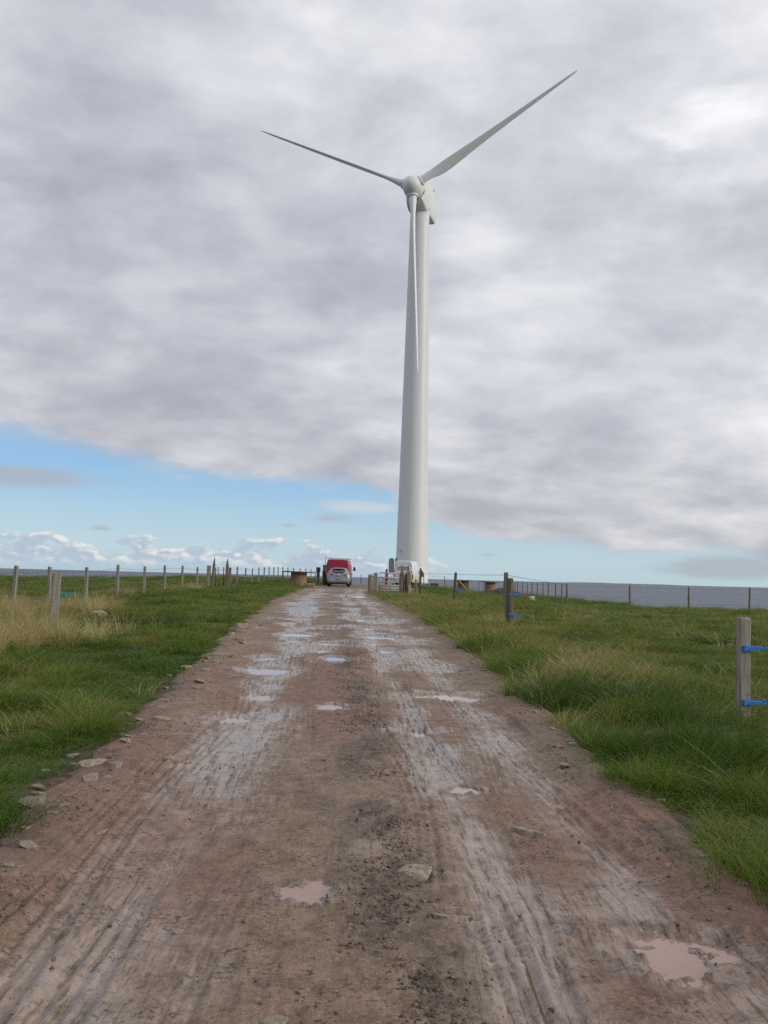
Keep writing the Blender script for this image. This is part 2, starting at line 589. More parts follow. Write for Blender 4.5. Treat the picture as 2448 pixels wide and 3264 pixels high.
# mud of the track
m_, t_ = material('wet_mud_track')
_co = t_.coord('Object')
_wet = t_.attr('wet')
_red = t_.attr('red')
_dark = t_.attr('dark')
_sp = t_.n('ShaderNodeSeparateXYZ'); t_.put(_sp.inputs[0], _co)
_lat = t_.attr('lat')
_st1 = t_.noise(t_.xyz(t_.mul(_lat, 24.0), t_.mul(_sp.outputs[1], 1.7), 0.0), 1.0, 4, 0.6, 0.5)
_st2 = t_.noise(t_.xyz(t_.mul(_lat, 64.0), t_.mul(_sp.outputs[1], 6.0), 4.0), 1.0, 3, 0.6, 0.4)
_streak = t_.add(t_.mul(_st1, 0.6), t_.mul(_st2, 0.4))
_n1 = t_.noise(_co, 7.0, 7, 0.62)
_n2 = t_.noise(_co, 48.0, 5, 0.68)
_n3 = t_.noise(_co, 150.0, 2, 0.6)
_gr = t_.add(t_.mul(_n1, 0.45), t_.add(t_.mul(_n2, 0.35), t_.mul(_n3, 0.20)))
_base = t_.mix(t_.step(_gr, 0.36, 0.62), (0.142, 0.090, 0.055), (0.315, 0.210, 0.138))
_base = t_.mix(t_.mul(_red, 0.75), _base, t_.mix(t_.step(_gr, 0.36, 0.62), (0.138, 0.066, 0.042), (0.290, 0.152, 0.102)))
_wm = t_.m('MULTIPLY', _wet, t_.step(_streak, 0.34, 0.58, 0.25, 1.0))
_base = t_.mix(t_.mul(_wm, 0.72), _base, t_.mix(t_.step(_gr, 0.36, 0.62), (0.235, 0.170, 0.130), (0.39, 0.295, 0.235)))
_base = t_.mix(t_.mul(_dark, 0.60), _base, t_.mix(t_.step(_gr, 0.36, 0.62), (0.038, 0.029, 0.023), (0.130, 0.098, 0.076)))
_base = t_.mix(t_.mul(t_.step(_streak, 0.475, 0.375), t_.mad(_wet, 0.34, 0.16)), _base, (0.085, 0.050, 0.034))
_pp = t_.step(t_.noise(_co, 2.6, 4, 0.6), 0.42, 0.62)
_spk = t_.mul(t_.step(t_.noise(_co, 34.0, 4, 0.68), 0.545, 0.585), t_.mad(_pp, 0.75, 0.2))
_base = t_.mix(t_.mul(_spk, 0.95), _base, (0.055, 0.038, 0.029))
_spl = t_.mul(t_.step(t_.noise(_co, 52.0, 3, 0.6), 0.60, 0.66), t_.sub(1.0, _wet))
_base = t_.mix(t_.mul(_spl, 0.55), _base, (0.36, 0.29, 0.22))
_wr = t_.add(_wm, t_.mul(t_.sub(_n1, 0.5), 0.7))
_rough = t_.step(_wr, 0.15, 0.9, 0.70, 0.10)
_bh = t_.add(t_.mul(_n2, 0.45), t_.add(t_.mul(_n3, 0.25), t_.mul(_streak, 0.6)))
t_.out(t_.pbr(_base, _rough, 0, t_.bump(_bh, t_.step(_wr, 0.1, 0.9, 1.0, 0.25), 0.018), 0.5))
M['mud'] = m_

# puddle water: milky with suspended silt
m_, t_ = material('silty_puddle_water')
_n = t_.noise(t_.coord('Object'), 5.0, 3, 0.5)
t_.out(t_.pbr(t_.mix(_n, (0.34, 0.205, 0.155), (0.43, 0.27, 0.205)), 0.045, 0, t_.bump(_n, 0.02, 0.01), 0.6))
M['puddle'] = m_

# ground under the grass
m_, t_ = material('pasture_ground')
_co = t_.coord('Object')
_n1 = t_.noise(_co, 0.55, 6, 0.6)
_n2 = t_.noise(_co, 5.0, 6, 0.65)
_n3 = t_.noise(_co, 40.0, 4, 0.6)
_g = t_.mix(t_.step(t_.add(t_.mul(_n1, 0.5), t_.mul(_n2, 0.5)), 0.38, 0.62), (0.030, 0.068, 0.012), (0.068, 0.122, 0.022))
_g = t_.mix(t_.step(_n3, 0.35, 0.7, 0.0, 0.6), _g, (0.030, 0.045, 0.014))
_s = t_.mix(t_.step(_n2, 0.35, 0.65), (0.085, 0.055, 0.040), (0.17, 0.115, 0.085))
_s = t_.mix(t_.step(_n3, 0.55, 0.75, 0.0, 0.7), _s, (0.045, 0.034, 0.028))
_p = t_.mix(t_.step(t_.add(t_.mul(_n2, 0.6), t_.mul(_n1, 0.4)), 0.38, 0.62), (0.165, 0.125, 0.085), (0.30, 0.24, 0.18))
_c = t_.mix(t_.attr('soil'), _g, _s)
_c = t_.mix(t_.attr('pad'), _c, _p)
_c = t_.mix(t_.attr('cliff'), _c, t_.mix(_n2, (0.05, 0.045, 0.035), (0.14, 0.115, 0.085)))
t_.out(t_.pbr(_c, 0.92, 0, t_.bump(t_.add(_n3, _n2), 0.8, 0.04), 0.2))
M['ground'] = m_

# sea
m_, t_ = material('sea_water')
_co = t_.coord('Object')
_w1 = t_.noise(t_.scaled(_co, (0.05, 0.14, 1)), 1.0, 8, 0.65, 0.3)
_w2 = t_.noise(t_.scaled(_co, (0.004, 0.012, 1)), 1.0, 5, 0.6)
_c = t_.mix(t_.step(_w2, 0.3, 0.7), (0.100, 0.122, 0.160), (0.140, 0.165, 0.205))
_c = t_.mix(t_.step(_w1, 0.66, 0.75, 0.0, 0.5), _c, (0.4, 0.42, 0.45))
t_.out(t_.pbr(_c, 0.5, 0, t_.bump(_w1, 1.0, 1.0), 0.30, IOR=1.33))
M['sea'] = m_


def grass_mat(name, greens, straw):
    m, t = material(name)
    tint = t.attr('tint', 'Fac', 'INSTANCER')
    v = t.attr('along')
    rb = t.attr('blade')
    c = t.ramp(t.add(t.mul(tint, 0.8), t.mul(rb, 0.2)), greens)
    c = t.mix(t.mul(t.step(rb, 0.86, 0.93), straw), c, (0.30, 0.235, 0.105))
    c = t.mix(t.step(v, 0.55, 1.0, 0.0, 0.28), c, (0.20, 0.185, 0.06))
    d = t.n('ShaderNodeBsdfPrincipled')
    t.put(d.inputs['Base Color'], c)
    t.put(d.inputs['Roughness'], 0.5)
    t.put(d.inputs['Specular IOR Level'], 0.25)
    tr = t.n('ShaderNodeBsdfTranslucent')
    t.put(tr.inputs[0], t.mix(1.0, c, (1.1, 1.15, 0.6), 'MULTIPLY'))
    mx = t.n('ShaderNodeMixShader')
    mx.inputs[0].default_value = 0.28
    t.t.links.new(d.outputs[0], mx.inputs[1])
    t.t.links.new(tr.outputs[0], mx.inputs[2])
    t.out(mx.outputs[0])
    return m


M['grass'] = grass_mat('pasture_grass', [(0.0, (0.038, 0.086, 0.010)), (0.3, (0.078, 0.150, 0.017)), (0.55, (0.130, 0.198, 0.026)), (0.8, (0.205, 0.220, 0.048)), (1.0, (0.30, 0.245, 0.095))], 0.8)
M['straw'] = grass_mat('dry_grass', [(0.0, (0.27, 0.23, 0.09)), (0.5, (0.50, 0.40, 0.21)), (1.0, (0.68, 0.56, 0.36))], 0.3)

# ------------------------------------------------------------------ ground sheet
def build_ground():
    ys = [-60, -40, -25, -15, -9, -5, -3, -1, 0.5, 1.5]
    y = 2.2
    while y < 175:
        ys.append(y)
        y *= 1.0115
    ys = np.array(ys)
    t = np.linspace(-1, 1, 441)
    t = np.sign(t) * np.abs(t) ** 1.35
    Y = np.repeat(ys[:, None], len(t), 1)
    X = t[None, :] * (15 + 0.78 * np.maximum(Y, 0) + 0.6 * np.maximum(-Y, 0))
    Z = ground_z(X, Y)
    inside = np.minimum(X - road_l(Y), road_r(Y) - X)
    out_l = road_l(Y) - X
    out_r = X - road_r(Y)
    # bare earthy strip beside the track, wider on the left
    nz = fbm(X * 2.1, Y * 2.1, 4, 31)
    soil = np.where(X < road_c(Y), sstep(.35, .0, out_l - (nz - .45) * .9), sstep(.22, .0, out_r - (nz - .5) * .7)) * sstep(60, 45, Y)
    soil = np.maximum(soil, sstep(-.05, .1, inside))
    soil = np.maximum(soil, sstep(.66, .76, fbm(X * .9, Y * .9, 4, 41)) * .55)
    pad = pad_mask(X, Y)
    cl = sstep(-.3, 2.2, Y - cliff_y(X))
    Z = Z + (fbm(X * 6, Y * 6, 3, 91) - .5) * .05 * soil * sstep(30, 12, Y)
    me = mesh_np('ground', np.stack([X, Y, Z], -1).reshape(-1, 3), grid_faces(*X.shape))
    add_attr(me, 'soil', soil); add_attr(me, 'pad', pad); add_attr(me, 'cliff', cl)
    o = obj('ground', me, M['ground'])
    o['kind'] = 'structure'
    return o


def pad_mask(X, Y):
    n = (fbm(X * .8, Y * .5, 3, 61) - .5) * 1.6
    a = sstep(-6.0, -5.3, X + n * .5) * sstep(3.2, 2.3, X + n) * sstep(57, 60, Y)
    b = sstep(-6.2, -5.3, X + n * .5) * sstep(13.0, 12.0, X + n) * sstep(84, 89, Y + n * 2)
    return np.maximum(a, b)


build_ground()

# ------------------------------------------------------------------ the muddy track
POTS = [(-.34, 4.66, .105, .10, .034), (1.20, 4.13, .16, .18, .024), (1.45, 4.10, .19, .15, .024), (1.26, 3.93, .13, .13, .020),
        (.67, 6.99, .085, .08, .028), (.88, 12.27, .42, .22, .05), (1.62, 12.4, .12, .18, .04), (-1.51, 11.79, .13, .18, .04),
        (-1.58, 10.08, .15, .18, .04), (-.55, 11.0, .10, .14, .035), (-1.19, 49.15, .62, 1.5, .10), (-.55, 28.5, .36, .7, .06),
        (-.03, 21.5, .34, .45, .055), (.21, 18.28, .16, .28, .04), (-.94, 19.5, .28, .35, .05), (-.76, 16.4, .18, .28, .045),
        (-1.1, 18.2, .15, .26, .04), (-1.98, 21.9, .28, .4, .05), (-2.02, 16.6, .14, .25, .04), (-1.84, 20.4, .16, .28, .04),
        (.05, 20.1, .24, .28, .045), (.41, 9.61, .17, .10, .03), (.23, 27.7, .24, .45, .05), (-1.82, 14.6, .24, .3, .045),
        (-.35, 24.5, .3, .4, .05), (-1.5, 24.2, .25, .4, .05)]
POTS = [(a, b, c * (1.35 if b > 6 else 1.15), d * (1.35 if b > 6 else 1.1), e * 1.15) for a, b, c, d, e in POTS]
TRACKS = [(-1.42, .10, 9, 0.4, .22, 1), (-1.02, .07, 13, 2.1, .22, 1), (-.72, .09, 8, 4.0, .18, .7), (.60, .05, 12, 1.2, .20, 1), (.80, .08, 9, 3.2, .16, .8),
          (1.32, .09, 11, 5.0, .20, .9), (1.58, .07, 10, 0.3, .18, .7), (-1.65, .06, 15, 3.0, .16, .6), (-.30, .08, 10, 1.0, .14, .5),
          (-1.22, .12, 7, 5.2, .17, .9), (.35, .10, 8, 2.2, .16, .6), (1.05, .12, 9, .9, .16, .7), (-.52, .10, 11, 2.9, .16, .6), (1.72, .08, 8, 3.8, .15, .6)]


def road_fields(X, Y):
    wl = X - road_c(Y)
    z = prof(Y)
    wob = (fbm(X * .5, Y * .35, 2, 12) - .5) * .25
    band = np.exp(-((wl + 1.08 + wob) / .46) ** 2) + .95 * np.exp(-((wl - .66 + wob) / .24) ** 2) + .75 * np.exp(-((wl - 1.40 + wob) / .26) ** 2)
    band = np.clip(band, 0, 1)
    hump = np.exp(-((wl - .12 - wob) / .26) ** 2)
    patch = fbm(X * .75 + 3, Y * .33, 4, 21)
    patch2 = fbm(X * 1.9, Y * 1.1, 4, 27)
    far = sstep(10, 24, Y)
    wet = np.clip(band * 1.05 + (patch - .5) * 1.9 + (patch2 - .5) * 1.2 - .13, 0, 1)
    wet = np.clip(wet + far * (patch2 - .40) * 1.9, 0, 1)
    z = z - band * .022 + hump * .012
    z = z + (fbm(X * .9, Y * .9, 3, 2) - .5) * .035 + (fbm(X * 4.5, Y * 4.5, 3, 3) - .5) * .020
    rough_n = fbm(X * 19, Y * 19, 3, 6)
    z = z + (rough_n - .5) * .022 * (1 - .75 * wet)
    dark = np.clip(hump * 1.15 * sstep(.38, .60, fbm(X * 3, Y * 1.3, 4, 44)) + .45 * sstep(.62, .76, fbm(X * 2.2, Y * 1.7, 5, 47)) * (1 - wet), 0, 1)
    clod = np.clip(fbm(X * 26, Y * 26, 2, 15) - .60, 0, 1)
    z = z + clod * .085 * np.clip(dark + .25 * sstep(.52, .7, patch2), 0, 1)
    red = np.clip(sstep(.42, .66, fbm(X * .8, Y * .6, 4, 33)) * (1 - .7 * wet) + .9 * sstep(1.2, 2.0, np.abs(wl + .1)) * sstep(9, 4, Y), 0, 1)
    # single tyre runs with ribs and lugs
    for i, (w0, a, L, ph, wd, st) in enumerate(TRACKS):
        c = w0 + a * np.sin(Y / L * 2 * math.pi + ph) + (vnoise(Y * .22, i * 5.1, 70 + i) - .5) * .22
        q = (wl - c) / (wd / 2)
        ins = sstep(1.12, .92, np.abs(q))
        pres = sstep(.40, .58, fbm(Y * .32, i * 9.7, 3, 90 + i)) * st
        rib = np.cos(q * math.pi * 3.0)
        lugs = np.sin(2 * math.pi * (Y + np.abs(q) * .035) / .070) > .35
        lug = np.sign(np.sin(2 * math.pi * (Y + np.abs(q) * .035) / .062)) * sstep(.35, .6, np.abs(q))
        fade = sstep(30, 8, Y)
        z = z - ins * pres * (.011 + .0085 * rib * fade)
        z = z + ins * pres * lug * .0035 * sstep(9, 5, Y) * sstep(.45, .62, vnoise(Y * .6, i * 3.3, 120 + i))
        dark = np.clip(dark + .65 * ins * pres * lugs * sstep(.30, .55, np.abs(q)) * sstep(9, 6, Y) * sstep(.45, .6, vnoise(Y * .6, i * 3.3, 120 + i)), 0, 1)
        z = z + .010 * pres * np.exp(-((np.abs(q) - 1.18) / .16) ** 2)
        wet = np.clip(wet + ins * pres * (.16 + .26 * rib) * (.4 + .6 * band), 0, 1)
        red = np.clip(red + .45 * ins * pres * (rib < -.2), 0, 1)
    for i, (px, py, rx, ry, dp) in enumerate(POTS):
        sel = (np.abs(X - px) < rx * 3) & (np.abs(Y - py) < ry * 3)
        if not sel.any():
            continue
        xs, ys = X[sel], Y[sel]
        q = np.sqrt(((xs - px) / rx) ** 2 + ((ys - py) / ry) ** 2) + (fbm(xs / rx * .9, ys / ry * .9, 5, 200 + i, .6) - .5) * 1.5
        z[sel] = z[sel] - dp * sstep(1.35, .55, q)
        rim = np.exp(-((q - 1.5) / .35) ** 2)
        z[sel] += rim * np.clip(fbm(xs * 22, ys * 22, 2, 300 + i) - .5, 0, 1) * .07 * sstep(11, 7, py)
        wet[sel] = np.maximum(wet[sel], sstep(2.3, 1.1, q) * .95)
        dark[sel] = np.maximum(dark[sel], rim * .45 * sstep(11, 6, py))
    edge = np.minimum(X - road_l(Y), road_r(Y) - X)
    z = z + .035 * sstep(.45, .1, edge) - .16 * sstep(-.05, -.45, edge)
    dark = np.clip(dark + .7 * sstep(.38, -.1, edge) * sstep(.42, .6, patch2), 0, 1)
    wet = wet * sstep(.05, .5, edge)
    z = z - .3 * sstep(66, 70, Y)
    return z, wet, red, dark


def build_track():
    ys = []
    y = 1.6
    while y < 70:
        ys.append(y)
        y += max(.0042 * y, .013)
    ys = np.array(ys)
    u = np.linspace(0, 1, 330)
    Y = np.repeat(ys[:, None], len(u), 1)
    a = road_l(Y) - .5
    b = road_r(Y) + .5
    X = a + (b - a) * u[None, :]
    z, wet, red, dark = road_fields(X, Y)
    me = mesh_np('track', np.stack([X, Y, z], -1).reshape(-1, 3), grid_faces(*X.shape))
    add_attr(me, 'wet', wet); add_attr(me, 'red', red); add_attr(me, 'dark', dark); add_attr(me, 'lat', X - road_c(Y))
    o = obj('track', me, M['mud'])
    o['kind'] = 'structure'
    return o


track = build_track()


def road_z(x, y):
    return float(road_fields(np.array([float(x)]), np.array([float(y)]))[0][0])


def puddle(lobes):
    """flat water filling the connected hollow round the first lobe, up to just below the level where it would spill"""
    px, py, rx, ry, dp = lobes[0]
    x0 = min(l[0] - 2.1 * l[2] for l in lobes); x1 = max(l[0] + 2.1 * l[2] for l in lobes)
    y0 = min(l[1] - 2.1 * l[3] for l in lobes); y1 = max(l[1] + 2.1 * l[3] for l in lobes)
    n = 64
    X, Y = np.meshgrid(np.linspace(x0, x1, n), np.linspace(y0, y1, n))
    Z = road_fields(X, Y)[0]
    cells = np.minimum(np.minimum(Z[:-1, :-1], Z[1:, :-1]), np.minimum(Z[:-1, 1:], Z[1:, 1:]))
    ci = int((px - x0) / (x1 - x0) * (n - 1)); cj = int((py - y0) / (y1 - y0) * (n - 1))
    win = cells[max(0, cj - 9):cj + 10, max(0, ci - 9):ci + 10]
    w_ = np.unravel_index(win.argmin(), win.shape)
    seed = (max(0, cj - 9) + w_[0], max(0, ci - 9) + w_[1])
    low_z = cells[seed]
    best = None
    for f in np.linspace(.25, 1.0 if len(lobes) == 1 else 2.2, 22):
        lvl = low_z + dp * f
        wet_ = cells < lvl
        reg = np.zeros_like(wet_)
        reg[seed] = True
        for _ in range(200):
            g = reg.copy()
            g[1:] |= reg[:-1]; g[:-1] |= reg[1:]; g[:, 1:] |= reg[:, :-1]; g[:, :-1] |= reg[:, 1:]
            g &= wet_
            if (g == reg).all():
                break
            reg = g
        if reg[0].any() or reg[-1].any() or reg[:, 0].any() or reg[:, -1].any():
            break
        best = (lvl, reg)
    if best is None:
        return
    lvl, reg = best
    g = reg.copy()                      # one cell of margin, hidden under the bank
    g[1:] |= reg[:-1]; g[:-1] |= reg[1:]; g[:, 1:] |= reg[:, :-1]; g[:, :-1] |= reg[:, 1:]
    jj, ii = np.where(g)
    idx = np.stack([jj * n + ii, jj * n + ii + 1, (jj + 1) * n + ii + 1, (jj + 1) * n + ii], 1)
    used, inv = np.unique(idx, return_inverse=True)
    P = np.stack([X.ravel()[used], Y.ravel()[used], np.full(len(used), lvl)], 1)
    o = obj('puddle', mesh_np('puddle', P, inv.reshape(-1, 4)), M['puddle'])
    o['kind'] = 'structure'


puddle(POTS[1:4])
for i, l in enumerate(POTS):
    if i not in (1, 2, 3):
        puddle([l])

# ------------------------------------------------------------------ sea and far land
me = mesh_np('sea', [(-16000, 30, -12), (16000, 30, -12), (16000, 14000, -12), (-16000, 14000, -12)], [(0, 1, 2, 3)], False)
obj('sea', me, M['sea'])['kind'] = 'structure'
me = mesh_np('sea_behind', [(-16000, -6000, -12.004), (16000, -6000, -12.004), (16000, 30, -12.004), (-16000, 30, -12.004)], [(0, 1, 2, 3)], False)
obj('sea', me, M['sea'])['kind'] = 'structure'
mb = MB()
xs = np.linspace(2300, 4300, 60)
hh = (2 + 15 * fbm(xs / 330., 2.2, 4, 8)) * sstep(2300, 2700, xs) * sstep(4300, 3700, xs)
mb.rings([[(x, 12600, -12.5), (x, 12700, -12 + h * .8), (x, 12900, -12 + h), (x, 13300, -12.5)] for x, h in zip(xs, hh)])
far_m = simple('far_land', (0.24, 0.28, 0.35), 0.95, 0, 0.1, 0.002)  # pale blue-grey: distance haze is painted into the land's own colour
mb.build('island', far_m)['kind'] = 'structure'

# ------------------------------------------------------------------ grass
def tuft(name, n, rad, hmin, hmax, lean, width, seed, droop=0.5, head=False, wind=0.35):
    rs = np.random.RandomState(seed)
    V, Fc, al, bl = [], [], [], []
    for k in range(n):
        r = rad * math.sqrt(rs.rand()); a = rs.rand() * 2 * math.pi
        p = np.array([r * math.cos(a), r * math.sin(a), -.02])
        h = hmin + (hmax - hmin) * rs.rand() ** 1.3
        d = np.array([math.cos(a), math.sin(a)]) * lean * rs.rand() + rs.normal(0, lean * .45, 2) + np.array([wind, -.08]) * lean
        side = rs.normal(0, 1, 2); side /= np.linalg.norm(side) + 1e-6
        wd = width * (.7 + .6 * rs.rand())
        b = rs.rand()
        base = len(V)
        S = 4
        for s in range(S):
            t = s / (S - 1)
            c = p + np.array([d[0] * h * t ** 1.7, d[1] * h * t ** 1.7, h * (t - droop * np.hypot(*d) * t ** 2.2 * .5)])
            ww = wd * (1 - t ** 1.6) + (.0 if not head else wd * 1.3 * math.exp(-((t - .85) / .14) ** 2))
            if s == S - 1:
                V.append(c); al.append(1); bl.append(b)
            else:
                for sg in (-1, 1):
                    V.append(c + np.array([side[0], side[1], 0]) * ww * sg / 2); al.append(t); bl.append(b)
        for s in range(S - 2):
            i = base + s * 2
            Fc += [(i, i + 1, i + 3), (i, i + 3, i + 2)]
        i = base + (S - 2) * 2
        Fc.append((i, i + 1, i + 2))
    me = mesh_np(name, V, Fc)
    add_attr(me, 'along', al); add_attr(me, 'blade', bl)
    return me


def tuft_collection(name, meshes, mat):
    col = bpy.data.collections.new(name)
    for i, me in enumerate(meshes):
        me.materials.append(mat)
        col.objects.link(bpy.data.objects.new('%s_%02d' % (name, i), me))
    return col


green_col = tuft_collection('green_tuft', [
    tuft('short_grass', 80, .13, .05, .13, .75, .0050, 1), tuft('short_grass', 80, .13, .05, .15, .9, .0050, 2), tuft('short_grass', 75, .14, .06, .17, 1.0, .0055, 3),
    tuft('long_grass', 70, .12, .14, .34, .9, .0055, 4), tuft('long_grass', 70, .13, .16, .40, 1.1, .0055, 5), tuft('long_grass', 64, .12, .18, .44, 1.0, .0060, 6),
    tuft('broad_leaf', 15, .07, .07, .19, 1.5, .026, 7), tuft('broad_leaf', 18, .09, .06, .16, 1.8, .022, 8)], M['grass'])
dry_col = tuft_collection('dry_tuft', [
    tuft('seed_stalks', 24, .14, .28, .62, .6, .0042, 11, .35, True), tuft('seed_stalks', 22, .16, .26, .70, .7, .0042, 12, .4, True),
    tuft('dry_tussock', 90, .16, .16, .46, .9, .0048, 13, .6), tuft('dry_tussock', 90, .17, .20, .56, 1.0, .0048, 14, .6)], M['straw'])


def scatter(name, pts, rot, scl, idx, tint, col):
    me = bpy.data.meshes.new(name)
    me.vertices.add(len(pts))
    me.vertices.foreach_set('co', np.asarray(pts, np.float32).ravel())
    a = me.attributes.new('rot', 'FLOAT_VECTOR', 'POINT'); a.data.foreach_set('vector', np.asarray(rot, np.float32).ravel())
    a = me.attributes.new('scl', 'FLOAT_VECTOR', 'POINT'); a.data.foreach_set('vector', np.asarray(scl, np.float32).ravel())
    a = me.attributes.new('idx', 'INT', 'POINT'); a.data.foreach_set('value', np.asarray(idx, np.int32))
    add_attr(me, 'tint', tint)
    o = obj(name, me)
    ng = bpy.data.node_groups.new(name + '_nodes', 'GeometryNodeTree')
    ng.interface.new_socket('Geometry', in_out='INPUT', socket_type='NodeSocketGeometry')
    ng.interface.new_socket('Geometry', in_out='OUTPUT', socket_type='NodeSocketGeometry')
    N, L = ng.nodes, ng.links
    gi, go = N.new('NodeGroupInput'), N.new('NodeGroupOutput')
    iop = N.new('GeometryNodeInstanceOnPoints')
    ci = N.new('GeometryNodeCollectionInfo')
    ci.inputs['Collection'].default_value = col
    ci.inputs['Separate Children'].default_value = True
    ci.inputs['Reset Children'].default_value = True

    def na(nm, ty):
        x = N.new('GeometryNodeInputNamedAttribute')
        x.data_type = ty
        x.inputs['Name'].default_value = nm
        return x.outputs['Attribute']
    L.new(gi.outputs[0], iop.inputs['Points'])
    L.new(ci.outputs[0], iop.inputs['Instance'])
    iop.inputs['Pick Instance'].default_value = True
    L.new(na('idx', 'INT'), iop.inputs['Instance Index'])
    L.new(na('rot', 'FLOAT_VECTOR'), iop.inputs['Rotation'])
    L.new(na('scl', 'FLOAT_VECTOR'), iop.inputs['Scale'])
    L.new(iop.outputs[0], go.inputs[0])
    md = o.modifiers.new('scatter', 'NODES')
    md.node_group = ng
    o['kind'] = 'stuff'
    return o


rs = np.random.RandomState(77)
FENCE_R = lambda Y: np.interp(Y, [4, 10.9, 24.4, 40, 50, 60], [4.9, 4.25, 3.35, 3.05, 2.0, 1.6])
GP, GR, GS, GI, GT = [], [], [], [], []
DP, DR, DS, DI, DT = [], [], [], [], []


def zone(y0, y1, dens, sc):
    xm = .50 * y1 + 4
    n = int((y1 - y0) * 2 * xm * dens)
    Y = y0 + (y1 - y0) * rs.rand(n)
    X = (rs.rand(n) * 2 - 1) * xm
    keep = np.abs(X) < .50 * Y + 3.2
    X, Y = X[keep], Y[keep]
    ol = road_l(Y) - X
    orr = X - road_r(Y)
    nz = fbm(X * 2.1, Y * 2.1, 4, 31)
    left = X < road_c(Y)
    ok = np.where(left, ol - (nz - .45) * .9 > .06 + .28 * rs.rand(len(X)), orr - (nz - .5) * .7 > .06 + .12 * rs.rand(len(X)))
    ok |= (rs.rand(len(X)) < .07) & (np.where(left, ol, orr) > -.22) & (nz > .45)
    ok &= (Y < cliff_y(X) + .4) & (pad_mask(X, Y) < .35 + .5 * (rs.rand(len(X)) > .97))
    ok &= ~((Y > 57) & (X > -5.2) & (X < 2.0))
    ok &= ~((np.hypot(X - 10.2, (Y - 78) * .5) < 2.0))
    X, Y, left, orr, ol = X[ok], Y[ok], left[ok], orr[ok], ol[ok]
    n = len(X)
    Z = ground_z(X, Y)
    clump = fbm(X * 1.4, Y * 1.4, 3, 141)
    wide = fbm(X * .35, Y * .35, 3, 151)
    verge_r = (~left) & (X < FENCE_R(Y) + .5) & (Y < 58)
    plong = np.where(verge_r, .78, np.where(left & (Y < 16), .04 + .38 * sstep(.52, .64, clump), .03 + .25 * sstep(.60, .70, clump)))
    edge_l = left & (ol < 2.4) & (Y < 24)
    plong = np.where(edge_l, np.maximum(plong, .14), plong)
    lng = rs.rand(n) < plong
    idx = np.where(lng, rs.randint(3, 6, n), rs.randint(0, 3, n))
    weed = (rs.rand(n) < np.where(np.minimum(np.abs(ol), np.abs(orr)) < 1.6, .055, .012) * sstep(.42, .6, fbm(X * 1.1, Y * 1.1, 2, 611))) & (Y < 22)
    idx = np.where(weed, rs.randint(6, 8, n), idx)
    s = sc * (.75 + .55 * rs.rand(n)) * (.72 + .62 * clump)
    hump_ = sstep(.36, .66, clump)
    hump_ = np.clip(hump_ * (.7 + .6 * rs.rand(n)), 0, 1.2)
    hz = np.where(lng, np.where(verge_r, .78 - .25 * sstep(26, 44, Y), .66), .9) * (.45 + 1.0 * hump_)
    patchy = fbm(X * .9 + 40, Y * .6, 4, 157)
    tint = np.clip(.11 + 1.0 * (wide - .28) + 1.35 * (patchy - .46) - .38 * (clump - .5) + rs.normal(0, .13, n) + np.where(verge_r, .22 * sstep(7, 16, Y) + .04, 0) + np.where((~left) & ~verge_r, .13, 0) + .11 * sstep(9, 30, Y) - .06 * sstep(10, 5, Y), 0, .95)
    GP.append(np.stack([X, Y, Z], 1)); GI.append(idx); GT.append(tint)
    GR.append(np.stack([rs.normal(0, .06, n), rs.normal(0, .06, n), rs.normal(0, .9, n)], 1))
    GS.append(np.stack([s, s, hz * sc ** .35 * (.75 + .45 * rs.rand(n))], 1))
    # dry stalks and tussocks
    tus = np.exp(-(((X + 6.9) / .9) ** 2 + ((Y - 18.4) / 1.2) ** 2)) + np.exp(-(((X + 6.75) / .8) ** 2 + ((Y - 15.9) / 1.3) ** 2)) + .9 * np.exp(-(((X + 6.1) / .45) ** 2 + ((Y - 17.6) / .9) ** 2)) \
        + .8 * np.exp(-(((X + 10.4) / 1.1) ** 2 + ((Y - 26.5) / 2.0) ** 2)) + .8 * np.exp(-(((X + 9.4) / .8) ** 2 + ((Y - 28.5) / 1.5) ** 2)) + .55 * np.exp(-((X + 10.9) / .35) ** 2) * sstep(.42, .6, vnoise(Y * .35, 4.4, 8)) * sstep(24, 30, Y)
    tus = tus * sstep(.38, .56, fbm(X * 1.6, Y * 1.6, 3, 181))
    pt = np.clip(tus, 0, 1) * .42
    vr = np.where(verge_r, sstep(.40, .62, fbm(X * .8, Y * .5, 3, 171)) * (.012 + .38 * sstep(8, 20, Y)), np.where((~left) & (orr > 0), .012, .006))
    vr = vr + .5 * np.exp(-(((X - 1.7) / 1.3) ** 2 + ((Y - 50) / 6) ** 2)) * verge_r
    q = rs.rand(n)
    isT = q < pt
    isS = (~isT) & (q < pt + vr)
    for sel, lo in ((isT, 2), (isS, 0)):
        k = int(sel.sum())
        if not k:
            continue
        DP.append(np.stack([X[sel], Y[sel], Z[sel]], 1))
        DI.append(rs.randint(lo, lo + 2, k))
        DR.append(np.stack([rs.normal(0, .08, k), rs.normal(0, .08, k), rs.normal(0, .8, k)], 1))
        s2 = sc * (.8 + .5 * rs.rand(k)) * (1.0 if lo == 0 else 1.15)
        DS.append(np.stack([s2, s2, (.66 if lo == 0 else 1.75) * (.7 + .6 * rs.rand(k)) * (1 - .35 * sstep(30, 48, Y[sel]))], 1))
        DT.append(np.clip(rs.rand(k) * .8 + .1, 0, 1))


